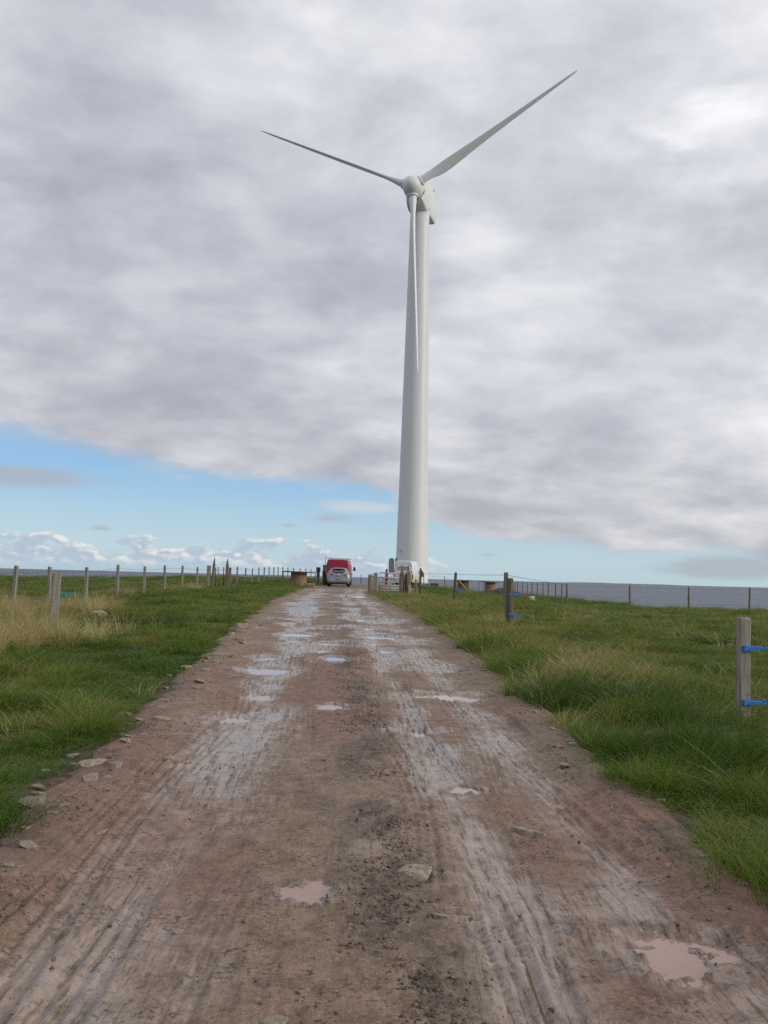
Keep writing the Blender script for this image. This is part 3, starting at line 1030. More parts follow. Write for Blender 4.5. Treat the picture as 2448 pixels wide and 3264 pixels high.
zone(2.6, 9, 85, .92)
zone(9, 16, 62, 1.05)
zone(16, 30, 34, 1.30)
zone(30, 60, 13, 1.9)
zone(60, 118, 5, 2.9)
cat_ = np.concatenate
scatter('grass', cat_(GP), cat_(GR), cat_(GS), cat_(GI), cat_(GT), green_col)['label'] = 'green pasture grass covering both verges and the fields'
scatter('dry_grass', cat_(DP), cat_(DR), cat_(DS), cat_(DI), cat_(DT), dry_col)['label'] = 'dry straw-coloured grass stalks and tussocks along verges and fence'

# ------------------------------------------------------------------ loose stones on the track and its edges
def stone_mesh(seed, flat):
    rs_ = random.Random(seed)
    bm = bmesh.new()
    for k in range(22):       # broken flagstone: hull of points near a flat, skewed block
        a = rs_.uniform(0, 6.283)
        r = rs_.uniform(.34, .5)
        lv = rs_.choice((-1, 1, 1))
        r *= 1.0 if lv < 0 else rs_.uniform(.72, 1.0)
        bm.verts.new((r * math.cos(a), r * math.sin(a), flat * (.5 * lv + rs_.uniform(-.13, .13))))
    res = bmesh.ops.convex_hull(bm, input=bm.verts[:])
    junk = [g for g in res['geom_interior'] + res['geom_unused'] if isinstance(g, bmesh.types.BMVert)]
    if junk:
        bmesh.ops.delete(bm, geom=list(set(junk)), context='VERTS')
    bmesh.ops.bevel(bm, geom=bm.edges[:], offset=.018, segments=1, affect='EDGES')
    me = bpy.data.meshes.new('stone')
    bm.to_mesh(me); bm.free()
    me.materials.append(M['stone'])
    return me


SM = [stone_mesh(s, f) for s, f in zip(range(10), (.22, .3, .35, .45, .6, .25, .3, .5, .4, .28))]
STONES = [(-2.25, 7.39, .30, 5, .5), (-2.07, 6.80, .15, 4, 0), (-2.23, 6.15, .26, 3, 1), (-1.89, 5.17, .15, 1, -.6), (-1.92, 5.9, .06, 2, 0), (-2.17, 9.16, .18, 0, .2),
          (-2.22, 9.66, .24, 5, -.2), (-2.24, 8.34, .13, 3, 1), (-2.39, 8.82, .15, 2, 2), (-1.85, 4.82, .07, 2, 0), (-1.80, 4.84, .06, 1, 1), (-2.12, 6.16, .15, 0, 0),
          (-1.58, 4.99, .06, 9, .5), (-2.74, 16.24, .50, 5, 0), (-2.91, 19.47, .36, 8, 1), (-2.79, 18.96, .30, 6, .3), (-2.97, 14.46, .26, 3, 0), (-3.28, 20.55, .25, 7, 0),
          (-2.44, 12.69, .2, 3, 2), (-2.45, 9.63, .16, 6, 1), (-3.43, 22.88, .4, 4, 0), (.95, 5.88, .27, 0, -.45), (.23, 5.02, .30, 9, .1), (.04, 5.02, .09, 8, 2),
          (.31, 4.37, .08, 1, 0), (.19, 4.02, .06, 6, 1), (.26, 4.02, .06, 0, 2), (-.33, 3.36, .16, 9, 0), (-.85, 4.18, .08, 3, 1), (1.79, 10.78, .14, 6, 0),
          (1.70, 9.98, .17, 0, 1), (1.81, 8.93, .16, 5, 0), (.11, 7.17, .07, 1, 0), (.09, 4.76, .06, 2, 0), (1.53, 8.24, .09, 0, 1), (-1.98, 6.93, .09, 6, 0),
          (-1.99, 6.05, .11, 1, 1), (-2.40, 6.73, .13, 2, 0), (-2.55, 7.9, .14, 1, 1), (-2.62, 13.5, .22, 0, 0), (-2.7, 15.3, .2, 9, 1), (-3.05, 18.2, .25, 5, 2), (-2.05, 5.55, .12, 6, 1)]
r5 = random.Random(5)
for k in range(200):
    y = 4.4 + 22 * r5.random() ** 1.4
    x = float(road_l(np.array([y]))[0]) + r5.gauss(.02, .27)
    STONES.append((x, y, (.022 + .085 * r5.random() ** 3) * (1 + y / 25), r5.randrange(10), r5.uniform(0, 6)))
for k in range(26):
    y = 5 + 20 * r5.random() ** 1.3
    x = float(road_r(np.array([y]))[0]) + r5.uniform(-.35, .15)
    STONES.append((x, y, r5.uniform(.05, .11) * (1 + y / 30), r5.randrange(10), r5.uniform(0, 6)))
for (x, y, s, k, rz) in STONES:
    z = max(road_z(x, y), gz(x, y))
    o = obj('stone', SM[k], None, track, (x, y, z + (-.004 if x < -1.4 or x > 1.45 else -.012)), (r5.uniform(-.12, .12), r5.uniform(-.12, .12), rz))
    o.scale = (s, s * (r5.uniform(.55, 1.0) if k != 0 else .30), s * r5.uniform(.7, 1.1))
# gravel of the middle ridge and edges: too small to pick apart
gp = []
rg = np.random.RandomState(9)
for k in range(13000):
    y = 3.0 + 17 * rg.rand() ** 1.7
    t = rg.rand()
    if t < .62:
        x = float(road_c(np.array([y]))[0]) + .12 + rg.normal(0, .15)
    elif t < .84:
        x = float(road_l(np.array([y]))[0]) + rg.normal(.05, .25)
    elif t < .94:
        x = float(road_r(np.array([y]))[0]) + rg.normal(-.1, .22)
    else:
        x = float(road_c(np.array([y]))[0]) + rg.uniform(-1.9, 1.9)
    gp.append((x, y, .004 + .013 * rg.rand() ** 3))
gp = np.array(gp)
gp = gp[fbm(gp[:, 0] * 2.6, gp[:, 1] * 2.0, 3, 505) + rg.normal(0, .03, len(gp)) > .48]
gzv = np.maximum(road_fields(gp[:, 0].copy(), gp[:, 1].copy())[0], ground_z(gp[:, 0], gp[:, 1]))
oc = np.array([(1, 0, 0), (-.5, .8, 0), (-.5, -.8, 0), (0, 0, .75), (0, 0, -.5)], float)
of = np.array([(0, 1, 3), (1, 2, 3), (2, 0, 3), (1, 0, 4), (2, 1, 4), (0, 2, 4)])
V, Fc = [], []
for k in range(len(gp)):
    a = rg.rand() * 6.28
    p = oc * gp[k, 2] * (1 + rg.uniform(-.35, .35, (5, 1)))
    ca, sa = math.cos(a), math.sin(a)
    V.append(np.stack([p[:, 0] * ca - p[:, 1] * sa + gp[k, 0], p[:, 0] * sa + p[:, 1] * ca + gp[k, 1], p[:, 2] + gzv[k] + gp[k, 2] * .15], 1))
    Fc.append(of + 5 * k)
gm, t_ = material('gravel')
_n = t_.noise(t_.coord('Object'), 38.0, 2, 0.5)
t_.out(t_.pbr(t_.ramp(_n, [(.35, (.065, .048, .037)), (.58, (.14, .10, .075)), (.72, (.30, .25, .19))]), .7))
gobj = obj('gravel', mesh_np('gravel', np.concatenate(V), np.concatenate(Fc), False), gm)
gobj['kind'] = 'stuff'

# ------------------------------------------------------------------ wind turbine
TX, TY = 3.6, 115.0
TZ = .60
turbine = thing('wind_turbine', 'tall white three-bladed wind turbine standing by the sea at the end of the track', 'wind turbine', (TX, TY, TZ))
z0 = .30                                    # top of plinth above ground
mb = MB()
mb.lathe([(0.01, -.5), (2.35, -.5), (2.35, z0 - .04), (2.31, z0), (0.01, z0)], 48, smooth=False)
mb.build('plinth', M['concrete'], turbine)
ztop = 47.45
mb = MB()
pr = [(2.10, z0), (2.10, z0 + .10), (2.02, z0 + .11)]
for k in range(1, 25):
    f = k / 24
    pr.append((2.02 - (2.02 - 1.19) * f, z0 + .11 + (ztop - z0 - .11) * f))
mb.lathe(pr, 64)
tower = mb.build('tower', M['paint_white'], turbine)
for k in range(40):
    if k == 0:
        bmh = MB(); bmh.lathe([(.001, 0), (.03, 0), (.03, .07), (.001, .07)], 6)
        bolt_me = bmh.mesh('bolt')
    a = 2 * math.pi * k / 40
    obj('bolt', bolt_me, M['galv'], turbine, (2.21 * math.cos(a), 2.19 * math.sin(a), z0))
MB().lathe([(1.0, ztop), (1.23, ztop), (1.23, ztop + .14), (1.0, ztop + .14)], 48, cap=False).build('yaw_ring', M['dark_metal'], turbine)
# open oval door on the left side, hinged at its right edge, with its dark opening and landing
dm = MB()
hw, hh_ = .34, .96
poly = [(hw * math.cos(a), (hh_ - hw) + hw * math.sin(a)) for a in np.linspace(0, math.pi, 12)] + [(hw * math.cos(a), -(hh_ - hw) + hw * math.sin(a)) for a in np.linspace(math.pi, 2 * math.pi, 12)]
dm.prism(poly, .06)
door = dm.build('door', M['door_grey'], turbine, (-2.52, -.55, 2.35), (0, 0, R(8)))
door['label'] = 'grey oval steel door standing open'
dm = MB(); dm.box((.22, -.05, .05), (.05, .05, .16)); dm.build('handle', M['dark_metal'], door)
dm = MB(); dm.prism([(x * 1.12, z * 1.05) for x, z in poly], .16)
dm.build('doorway', M['dark_metal'], turbine, (-1.92, -.30, 2.35), (0, 0, R(-80)))
dm = MB(); dm.box((-2.75, -.45, 1.30), (1.1, .9, .05)); dm.build('landing', M['galv'], turbine)
for (x, y) in ((-3.25, -.85), (-3.25, -.05), (-2.3, -.85)):
    MB().tube([(x, y, -.05), (x, y, 1.28)], .03).build('leg', M['galv'], turbine)
for k in range(5):
    MB().box((-3.42 - .22 * k, -.45, 1.10 - .24 * k), (.24, .8, .04)).build('step', M['galv'], turbine)
lm = MB(); lm.box((-1.55, -1.45, 4.35), (.22, .22, .12)); lm.lathe([(.001, 4.1), (.13, 4.12), (.13, 4.2), (.001, 4.3)], 16, Matrix.Translation((-1.62, -1.55, 0)))
lm.build('lamp', M['galv'], turbine)
lm = MB(); lm.box((2.75, -1.6, .17), (1.0, .7, .36), bev=.02); lm.build('cable_cover', M['dark_metal'], turbine)

HUB = Vector((2.49 - TX, 111.4 - TY, 49.6 - TZ))
yaw = -.291
nh = Vector((math.sin(yaw), -math.cos(yaw), 0))           # horizontal, towards the wind
rt = Vector((0, 0, 1)).cross(nh)                          # to the right as seen from the camera
tilt = .0878
nv = (nh * math.cos(tilt) + Vector((0, 0, 1)) * math.sin(tilt)).normalized()
rr_ = Vector((0, 0, 1)).cross(nv).normalized()
uu = nv.cross(rr_)
# nacelle: side outline along the axis, lofted with rounded flanks
mb = MB()
st = [(1.0, -1.05, 1.15, .95), (1.15, -1.35, 1.38, 1.22), (1.9, -1.72, 1.52, 1.36), (2.6, -1.98, 1.60, 1.40), (4.6, -2.0, 1.62, 1.40), (6.2, -2.0, 1.25, 1.38), (7.3, -2.0, .45, 1.34), (7.62, -1.94, .05, 1.24), (7.68, -1.75, -.15, 1.05)]
rings = []
for s, zb, zt, hw_ in st:
    ring = []
    cr = .22 if s > 1.2 else .15
    hgt = zt - zb
    crz = min(cr, hgt * .3)
    for sx, sz in ((1, 1), (-1, 1), (-1, -1), (1, -1)):
        for k in range(5):
            base = {(1, 1): 0, (-1, 1): 90, (-1, -1): 180, (1, -1): 270}[(sx, sz)]
            a = R(base + k * 22.5)
            # lower flanks pull in, giving the chamfered belly
            xx = sx * (hw_ - cr) + cr * math.cos(a)
            zz_ = (zt - crz if sz > 0 else zb + crz) + crz * math.sin(a)
            f = (zz_ - zb) / hgt
            xx *= 1 - .16 * max(0, .35 - f) / .35
            ring.append(HUB - nh * s + rt * xx + Vector((0, 0, zz_)))
    rings.append(ring)
mb.rings(rings)
nac = mb.build('nacelle', M['nacelle'], turbine)
mb = MB(); pm = HUB - nh * 6.3 + rt * .9 + Vector((0, 0, 1.2))
mb.tube([pm, pm + Vector((0, 0, .75))], .03); mb.box(pm + Vector((0, 0, .75)), (.5, .06, .05)); mb.lathe([(.001, 0), (.07, .02), (.07, .1), (.001, .14)], 10, Matrix.Translation(pm + Vector((.22, 0, .78))))
mb.build('wind_sensor', M['dark_metal'], nac)
# spinner
Q = Matrix(((rr_.x, uu.x, nv.x, HUB.x), (rr_.y, uu.y, nv.y, HUB.y), (rr_.z, uu.z, nv.z, HUB.z), (0, 0, 0, 1)))
mb = MB()
pr = [(.9, -1.05), (1.20, -1.03), (1.24, -.55), (1.23, 0), (1.16, .48), (1.0, .90), (.73, 1.22), (.40, 1.42), (.13, 1.50), (.01, 1.51)]
mb.lathe(pr, 48, Q)
hub_o = mb.build('hub', M['nacelle'], turbine)
mb = MB(); mb.lathe([(.6, -1.35), (1.2, -1.35), (1.2, -1.0), (.6, -1.0)], 40, Q, cap=False); mb.build('hub_ring', M['dark_metal'], hub_o)


def blade_mesh():
    """span along +X, leading edge +Z, thickness along Y"""
    mb = MB()
    sp = [1.15, 1.5, 2.0, 2.7, 3.5, 4.4, 5.5, 7, 9, 11.5, 14, 16.5, 19, 21, 22.4, 23.3, 23.7, 23.8]
    ch = [.98, .98, 1.0, 1.18, 1.55, 1.86, 1.92, 1.78, 1.55, 1.32, 1.12, .95, .78, .64, .50, .34, .18, .04]
    tk = [.98, .98, .94, .84, .72, .60, .50, .40, .31, .24, .19, .15, .12, .09, .07, .05, .03, .01]
    tw = [16, 16, 16, 15.5, 14.5, 13, 11, 9, 6.5, 4.5, 3, 2, 1, .5, 0, 0, 0, 0]
    rings = []
    for r, c, t, twa in zip(sp, ch, tk, tw):
        ring = []
        round_ = min(1, max(0, (c - t) / (.55 * c)))
        for k in range(24):
            a = 2 * math.pi * k / 24
            xc = math.cos(a)
            y = math.sin(a)
            # blend from a circle to an aerofoil that thins towards the trailing edge
            thin = 1 - round_ * .55 * (1 - (xc + 1) / 2)
            zc = xc * c / 2 - round_ * c * .18
            yy = y * t / 2 * thin
            ta = R(twa)
            bend = 0.0
            ring.append((r, yy * math.cos(ta) + zc * math.sin(ta), zc * math.cos(ta) - yy * math.sin(ta) + bend))
        rings.append(ring)
    mb.rings(rings)
    return mb.mesh('blade')


bme = blade_mesh()
mb = MB(); mb.lathe([(.48, 1.10), (.66, 1.10), (.66, 1.28), (.62, 1.34), (.48, 1.34)], 32, Matrix.Rotation(R(90), 4, 'Y'), cap=False)
cme = mb.mesh('root_collar')
for k in range(3):
    a = 1.6395 + math.pi + k * 2 * math.pi / 3
    d = rr_ * math.cos(a) + uu * math.sin(a)
    d = (d - nv * .0236).normalized()
    lead = (nv - d * nv.dot(d)).normalized()
    th = lead.cross(d)
    Mx = Matrix(((d.x, th.x, lead.x, HUB.x), (d.y, th.y, lead.y, HUB.y), (d.z, th.z, lead.z, HUB.z), (0, 0, 0, 1)))
    b = obj('blade', bme, M['blade'], turbine)
    b.matrix_local = Mx
    c = obj('root_collar', cme, M['nacelle'], b)

# ------------------------------------------------------------------ fences
def post_mesh(w_, d_, h, jit, seed, pointed=False, round_=False):
    rs_ = random.Random(seed)
    mb = MB()
    if round_:
        rings = []
        for t in (0, .3, .6, .97, 1.0):
            rr = w_ / 2 * (1 - .08 * t) * (.82 if t == 1 else 1)
            rings.append([((rr + rs_.uniform(-jit, jit)) * math.cos(2 * math.pi * k / 12), (rr + rs_.uniform(-jit, jit)) * math.sin(2 * math.pi * k / 12), -.3 + (h + .3) * t) for k in range(12)])
        mb.rings(rings)
    else:
        rings = []
        cw = min(w_, d_) * .12
        for t in (0, .25, .5, .75, .985, 1.0):
            z = -.3 + (h + .3) * t
            sc = .90 if t == 1 else 1.0
            jx, jy = rs_.uniform(-jit, jit), rs_.uniform(-jit, jit)
            a, b = w_ / 2 * sc, d_ / 2 * sc
            rings.append([(jx + x, jy + y, z + (rs_.uniform(-.008, .008) if t == 1 else 0)) for x, y in
                          ((a, b - cw), (a - cw, b), (-a + cw, b), (-a, b - cw), (-a, -b + cw), (-a + cw, -b), (a - cw, -b), (a, -b + cw))])
        if pointed:
            z = -.3 + (h + .3)
            rings[-1] = [(x * 1.0, y * 1.0, z - .03) for x, y, _ in rings[-1]]
            rings.append([(x * .12, y * .3, z + .42) for x, y, _ in rings[-1]])
        mb.rings(rings, smooth=round_)
    return mb.mesh('post')


def sag_line(p, q, sag, n=10):
    p, q = Vector(p), Vector(q)
    return [p.lerp(q, k / n) - Vector((0, 0, sag * 4 * (k / n) * (1 - k / n))) for k in range(n + 1)]


def wire_run(parent, name, pts, rad, mat, sag=.02, barbs=0, seed=0, n=8):
    rs_ = random.Random(seed)
    mb = MB()
    line = []
    for a, b in zip(pts[:-1], pts[1:]):
        line += sag_line(a, b, sag * rs_.uniform(.4, 1.6), n)[(1 if line else 0):]
    mb.tube(line, rad, 4)
    if barbs:
        for a, b in zip(line[:-1], line[1:]):
            k = max(1, int((b - a).length / barbs))
            for j in range(k):
                p = a.lerp(b, (j + .5) / k)
                for s in (1, -1):
                    d = Vector((rs_.uniform(-.4, .4), rs_.uniform(-.4, .4), s)).normalized() * .028
                    mb.tube([p - d, p + d], .0028, 3)
    return mb.build(name, mat, parent)


def fence_posts(parent, spots, meshes, mat, seed, lean=.03):
    rs_ = random.Random(seed)
    out = []
    for (x, y, *ex) in spots:
        z = lz(x, y)
        h = ex[0] if ex else 1.0
        o = obj('post', rs_.choice(meshes), mat, parent, (x, y, z), (rs_.gauss(0, lean), rs_.gauss(0, lean) + (ex[1] if len(ex) > 1 else 0), rs_.uniform(-.25, .25)))
        o.scale = (1, 1, h)
        out.append(o)
    return out


PM_sq = [post_mesh(.105, .10, 1.30, .004, s) for s in (1, 2, 3)]
PM_thin = [post_mesh(.085, .085, 1.25, .004, s, round_=True) for s in (4, 5)]
PM_rd = [post_mesh(.12, .12, 1.32, .006, s, round_=True) for s in (6, 7)]


def fence(name, label, spots, meshes, mat, wires, seed, lean=.03, offx=.055):
    spots = [(q[0] + .0018 * q[1], *q[1:]) for q in spots]
    f = thing(name, label, 'fence')
    posts = fence_posts(f, spots, meshes, mat, seed, lean)
    for k, (h, kind, sag) in enumerate(wires):
        pts = [(x + offx, y, lz(x, y) + h) for (x, y, *_) in spots]
        if kind == 'barb':
            wire_run(f, 'barbed_wire', pts, .0042, M['wire_dark'], sag, .35, seed + k)
        else:
            wire_run(f, 'wire', pts, .0036, M['wire'], sag, 0, seed + k)
    return f, posts


# left field fence, straight, one post every four metres
spots = [(-10.80, 27.2, 1.04, .05), (-10.9, 30.4), (-10.9, 34.2), (-10.9, 38.2), (-10.9, 42.4), (-10.9, 46.3), (-10.9, 50.3), (-10.9, 54.3), (-10.9, 57.9)]
spots = [(-11.1, 19.4), (-11.0, 23.3)] + spots
fence('wire_fence', 'post and barbed wire fence along left field in front of the pointed stakes', spots, PM_sq, M['post_grey'],
      [(1.16, 'barb', .03), (.86, 'plain', .02), (.58, 'plain', .02), (.34, 'plain', .02)], 21, .012)
spots = [(-10.9, 64.6), (-10.9, 69.1), (-10.9, 73.1), (-10.9, 77.0), (-10.85, 80.7), (-10.85, 84.2), (-10.8, 87.5), (-10.75, 90.8), (-10.7, 94.0), (-10.6, 97.3), (-10.4, 100.6),
         (-10.1, 103.6), (-9.6, 106), (-9.1, 108), (-8.6, 109.6), (-8.0, 111), (-7.4, 112), (-6.8, 113), (-6.2, 114), (-5.2, 116)]
fence('wire_fence', 'far post and wire fence running behind the large cable drum', spots, PM_sq, M['post_mid'], [(1.16, 'barb', .02), (.8, 'plain', .02), (.45, 'plain', .02)], 22, .015)
# near corner of another fence, a single post with slack wires running out of frame
f = thing('wire_fence', 'single grey fence post in dry grass at left with slack wires', 'fence')
o = obj('post', post_mesh(.155, .13, 1.36, .004, 31), M['post_grey'], f, (-6.32, 18.0, lz(-6.32, 18.0) - .06), (0, .03, .3))
for h, sg in ((.34, .10), (.16, .06), (.78, .05)):
    wire_run(f, 'wire', [(-6.32, 17.92, lz(-6.32, 18.0) + h), (-9.4, 15.6, lz(-8, 17) + h - .05), (-14, 15, lz(-8, 17) + h)], .005, M['wire'], sg, 0, 33)

# right electric fence beside the track with blue offset brackets
f = thing('electric_fence', 'wire fence on right verge with blue plastic brackets on weathered posts', 'fence')


def bracket(parent, z, length, flip=1, tiltz=0.0):
    mb = MB()
    # a tapering channel that clips on the post and holds the wire off it
    rings = []
    for t, hh2, ww in ((0, .030, .024), (.06, .030, .024), (.14, .022, .018), (.6, .016, .014), (.94, .015, .013), (1, .010, .009)):
        x = -.03 + t * length
        rings.append([(x, -.085 - ww, -hh2), (x, -.085 + ww, -hh2), (x, -.085 + ww, hh2), (x, -.085 - ww, hh2)])
    mb.rings(rings, smooth=False)
    mb.box((length - .05, -.085, .022), (.03, .03, .03))
    return mb.build('bracket', M['blue'], parent, (0, 0, z), (0, tiltz, 0))


rspots = [(4.22, 10.9, 1.28, .135, M['post_grey'], ((.93, .36, -.03), (.31, .26, -.02)), 0),
          (3.34, 24.4, 1.36, .20, M['post_dark'], ((.93, .34, -.06), (.42, .32, .14)), 0),
          (3.10, 40.0, 1.36, .13, M['post_dark'], ((.62, .40, .04), (.10, .42, 0)), .04),
          (2.04, 50.0, 1.52, .13, M['post_dark'], ((.62, .45, .08), (.10, .5, .1)), 0)]
tops = []
for i, (x, y, h, wd, mt, br, ln) in enumerate(rspots):
    z = lz(x, y) - (.02 if i == 0 else 0)
    pme = post_mesh(wd, wd * .85, h, .004, 50 + i, round_=(i > 0))
    o = obj('post', pme, mt, f, (x, y, z), (.01, ln, .12 if i == 0 else .5))
    if i == 0:
        o['label'] = 'square grey fence post nearest the camera'
    for (bz, bl, tz) in br:
        b = bracket(o, bz, bl, 1, tz)
        b.rotation_euler.z = -(.12 if i == 0 else .5)
tail = [(5.4, 3.0)]
for hz_, sg in ((.95, .02), (.38, .02)):
    pts = [(4.9 + .25, 1.5, .0 + hz_)] + [(x + .05, y - .09, lz(x, y) + hz_ * (1 if i < 2 else .66 if hz_ > .5 else .26)) for i, (x, y, *_) in enumerate(rspots)]
    wire_run(f, 'wire', pts, .0032, M['wire'], sg, 0, 41, 12)
mb = MB(); mb.box((.10, 0, 1.16), (.16, .16, .20), (0, 0, .2)); bx = mb.build('insulator_block', M['post_dark'], None); bx.parent = o
# companion pale post behind the second one
f2 = thing('fence_post', 'lighter weathered post just behind the second right-hand fence post', 'post', (4.05, 30.5, lz(4.05, 30.5)))
obj('post', post_mesh(.13, .12, 1.42, .004, 61), M['post_mid'], f2)

# fence along the cliff edge, right
spots = [(10.65, 54.2), (14.1, 53.4), (17.35, 53.0), (20.75, 52.9), (24.3, 52.8), (27.8, 52.6)]
fence('wire_fence', 'post and wire fence along right cliff edge against the sea', spots, PM_rd, M['post_mid'],
      [(1.20, 'barb', .01), (.92, 'plain', .02), (.64, 'plain', .02), (.36, 'plain', .02)], 23, .012)
spots = [(10.75, 56.2, 1.0), (10.95, 59.5), (11.05, 62.5), (11.2, 65.5), (11.3, 68.6), (11.4, 71.5), (11.5, 74.6), (11.55, 77.6), (11.6, 80.8), (11.9, 84.5), (12.2, 88.5)]
fence('wire_fence', 'fence of thin stakes receding along the cliff past the soil heap', spots, PM_thin, M['post_mid'], [(1.1, 'barb', .02), (.75, 'plain', .02), (.4, 'plain', .02)], 24, .02)
spots = [(3.9, 90.6), (5.92, 91.2), (9.42, 92.2), (11.9, 92.8)]
fence('wire_fence', 'short run of posts with wire in front of the two small drums', spots, PM_thin, M['post_mid'], [(1.15, 'barb', .02), (.8, 'plain', .02), (.45, 'plain', .02)], 25, .02)
spots = [(-4.2, 117), (-2.9, 118), (1.0, 119.5), (7.9, 118), (10.2, 116), (12.0, 112), (12.4, 106)]
fence('wire_fence', 'low far fence at cliff edge behind the turbine', spots, PM_thin, M['post_mid'], [(1.1, 'barb', .02), (.7, 'plain', .02)], 26, .02)
# long barbed line from the gate corner over the right field
f3 = thing('barbed_wire', 'single barbed wire strung high from the gate corner across the right field', 'wire')
wire_run(f3, 'strand', [(2.1, 50, lz(2.1, 50) + 1.25), (3.2, 40.2, lz(3.2, 40) + 1.28), (4.05, 30.5, lz(4.05, 30.5) + 1.33), (10.65, 54.2, lz(10.65, 54.2) + 1.22)], .004, M['wire_dark'], .01, .4, 71)

# ------------------------------------------------------------------ stiles with pointed stakes
def lean_board(p, q, w_, t_, name, mat, parent):
    p, q = Vector(p), Vector(q)
    d = q - p
    mb = MB()
    mb.box((0, 0, 0), (w_, t_, d.length), bev=.006)
    o = mb.build(name, mat, parent, (p + q) / 2)
    o.rotation_euler = d.to_track_quat('Z', 'Y').to_euler()
    return o


PM_point = [post_mesh(.17, .12, 1.46, .004, s, pointed=True) for s in (81, 82)]
PM_big = [post_mesh(.23, .20, 1.40, .005, s) for s in (83, 84)]
st = thing('stile', 'gap in left fence between two pointed wooden stakes with thin sticks', 'stile', (-10.8, 58.3, lz(-10.8, 58.3)))
D0 = 58.3


def sx(px):
    return (px - 830) / 2007 * D0 + 10.9


obj('strainer_post', PM_big[0], M['post_grey'], st, (sx(453), 0, 0), (0, -.015, .1))
obj('pointed_stake', PM_point[0], M['post_mid'], st, (sx(461), -.06, .05), (0, .05, .1))
lean_board((sx(443), -.2, -.1), (sx(453), -.16, .85), .22, .07, 'strut', M['post_grey'], st)
for px, h, ln in ((466.5, 1.22, 0), (475.5, 1.28, -.10), (484.5, 1.28, -.02)):
    MB().tube([(0, 0, -.1), (0, 0, h)], .032, 8).build('stick', M['post_dark'] if px != 475.5 else M['post_grey'], st, (sx(px), .1, .05), (0, ln, 0))
obj('pointed_stake', PM_point[1], M['post_mid'], st, (sx(492), -.05, 0), (0, 0, -.1))
obj('strainer_post', PM_big[1], M['post_mid'], st, (sx(497.5), .05, 0), (0, .01, .2)).scale = (.7, .7, .93)
lean_board((sx(502), .3, 0), (sx(498), .1, .8), .10, .06, 'strut', M['post_mid'], st)
wire_run(st, 'barbed_wire', [(-.1, 0, 1.16), (sx(466.5), .1, 1.10), (sx(475), .1, 1.18), (sx(484.5), .1, 1.16), (sx(496), 0, 1.18)], .0042, M['wire_dark'], .03, .35, 5)

D1 = 53.0
st2 = thing('stile', 'stile of two pointed stakes and stout posts beside the metal gate', 'stile', (1.09, D1, lz(1.09, D1)))


def sx2(px):
    return (px - 830) / 2007 * D1 - 1.0


obj('strainer_post', PM_big[0], M['post_mid'], st2, (sx2(868), 0, 0), (0, 0, .2)).scale = (1.05, 1, .92)
obj('pointed_stake', PM_point[0], M['post_mid'], st2, (sx2(868.6), -.13, -.05), (0, 0, .1)).scale = (.9, .9, .98)
obj('strainer_post', PM_big[1], M['post_mid'], st2, (sx2(882), 0, 0), (0, .01, -.1)).scale = (1.1, 1, .92)
obj('pointed_stake', PM_point[1], M['post_mid'], st2, (sx2(883), -.13, -.05), (0, -.02, .1)).scale = (.9, .9, .98)
for px, h in ((873.5, 1.15), (876.5, 1.3), (878.2, 1.0)):
    MB().tube([(0, 0, -.1), (0, 0, h)], .03, 8).build('stick', M['post_dark'], st2, (sx2(px), .15, 0))
lean_board((sx2(886.5), -.35, -.1), (sx2(884.5), -.28, .62), .17, .05, 'strut', M['post_grey'], st2)
lean_board((sx2(897), -.2, -.1), (sx2(885.5), -.2, .45), .12, .06, 'strut', M['post_mid'], st2)
MB().tube([(0, 0, -.1), (0, 0, .95)], .05, 8).build('short_stake', M['post_mid'], st2, (sx2(899.5), .3, 0))

# ------------------------------------------------------------------ metal field gate
gx = lambda px: (px - 826.4) / 2007 * 55.0
gzz = lz(gx(840), 55)
gate = thing('field_gate', 'galvanised tubular metal gate standing at right side of the track', 'gate', (gx(821), 55.0, gzz + .05), R(16))
GL = 1.32
for k, zb in enumerate((.10, .24, .40, .60, .86, 1.13)):
    MB().tube([(0, 0, zb), (GL, 0, zb)], .03 if k < 5 else .036, 8).build('rail', M['galv'], gate)
for x in (0, GL):
    MB().tube([(x, 0, .06), (x, 0, 1.15)], .03, 8).build('upright', M['galv'], gate)
MB().tube([(.12, .035, .12), (.12, .035, 1.0)], .018, 6).build('brace', M['galv'], gate)
MB().tube([(GL, .03, .12), (.3, .03, 1.1)], .018, 6).build('brace', M['galv'], gate)
gp_ = thing('gate_post', 'thick grey square gate post at the right edge of the track', 'post', (gx(812), 54.8, lz(gx(812), 54.8)))
obj('post', post_mesh(.235, .22, 1.22, .004, 91), M['post_grey'], gp_)
MB().tube([(.12, 0, .35), (.27, .1, .35)], .02, 6).build('hinge', M['dark_metal'], gp_)
MB().tube([(.12, 0, .95), (.27, .1, .95)], .02, 6).build('hinge', M['dark_metal'], gp_)
hd = thing('wooden_hurdle', 'narrow slatted wooden hurdle leaning beside the thick gate post', 'hurdle', (gx(804), 55.6, lz(gx(804), 55.6)), R(30))
for x in (-.20, .24):
    MB().box((x, 0, .52), (.09, .07, 1.15)).build('stake', M['plank'] if x > 0 else M['post_mid'], hd)
for k in range(6):
    MB().box((.02, -.045, .15 + k * .165), (.44, .025, .075), (0, .35, 0)).build('slat', M['plank'], hd)
hp = thing('fence_post', 'grey round post with wire wrapped top behind the slatted hurdle', 'post', (gx(802), 56.3, lz(gx(802), 56.3)))
obj('post', post_mesh(.2, .2, 1.12, .006, 95, round_=True), M['post_grey'], hp)
MB().lathe([(.11, .98), (.14, 1.0), (.14, 1.05), (.11, 1.07)], 14, cap=False).build('wire_wrap', M['wire'], hp)

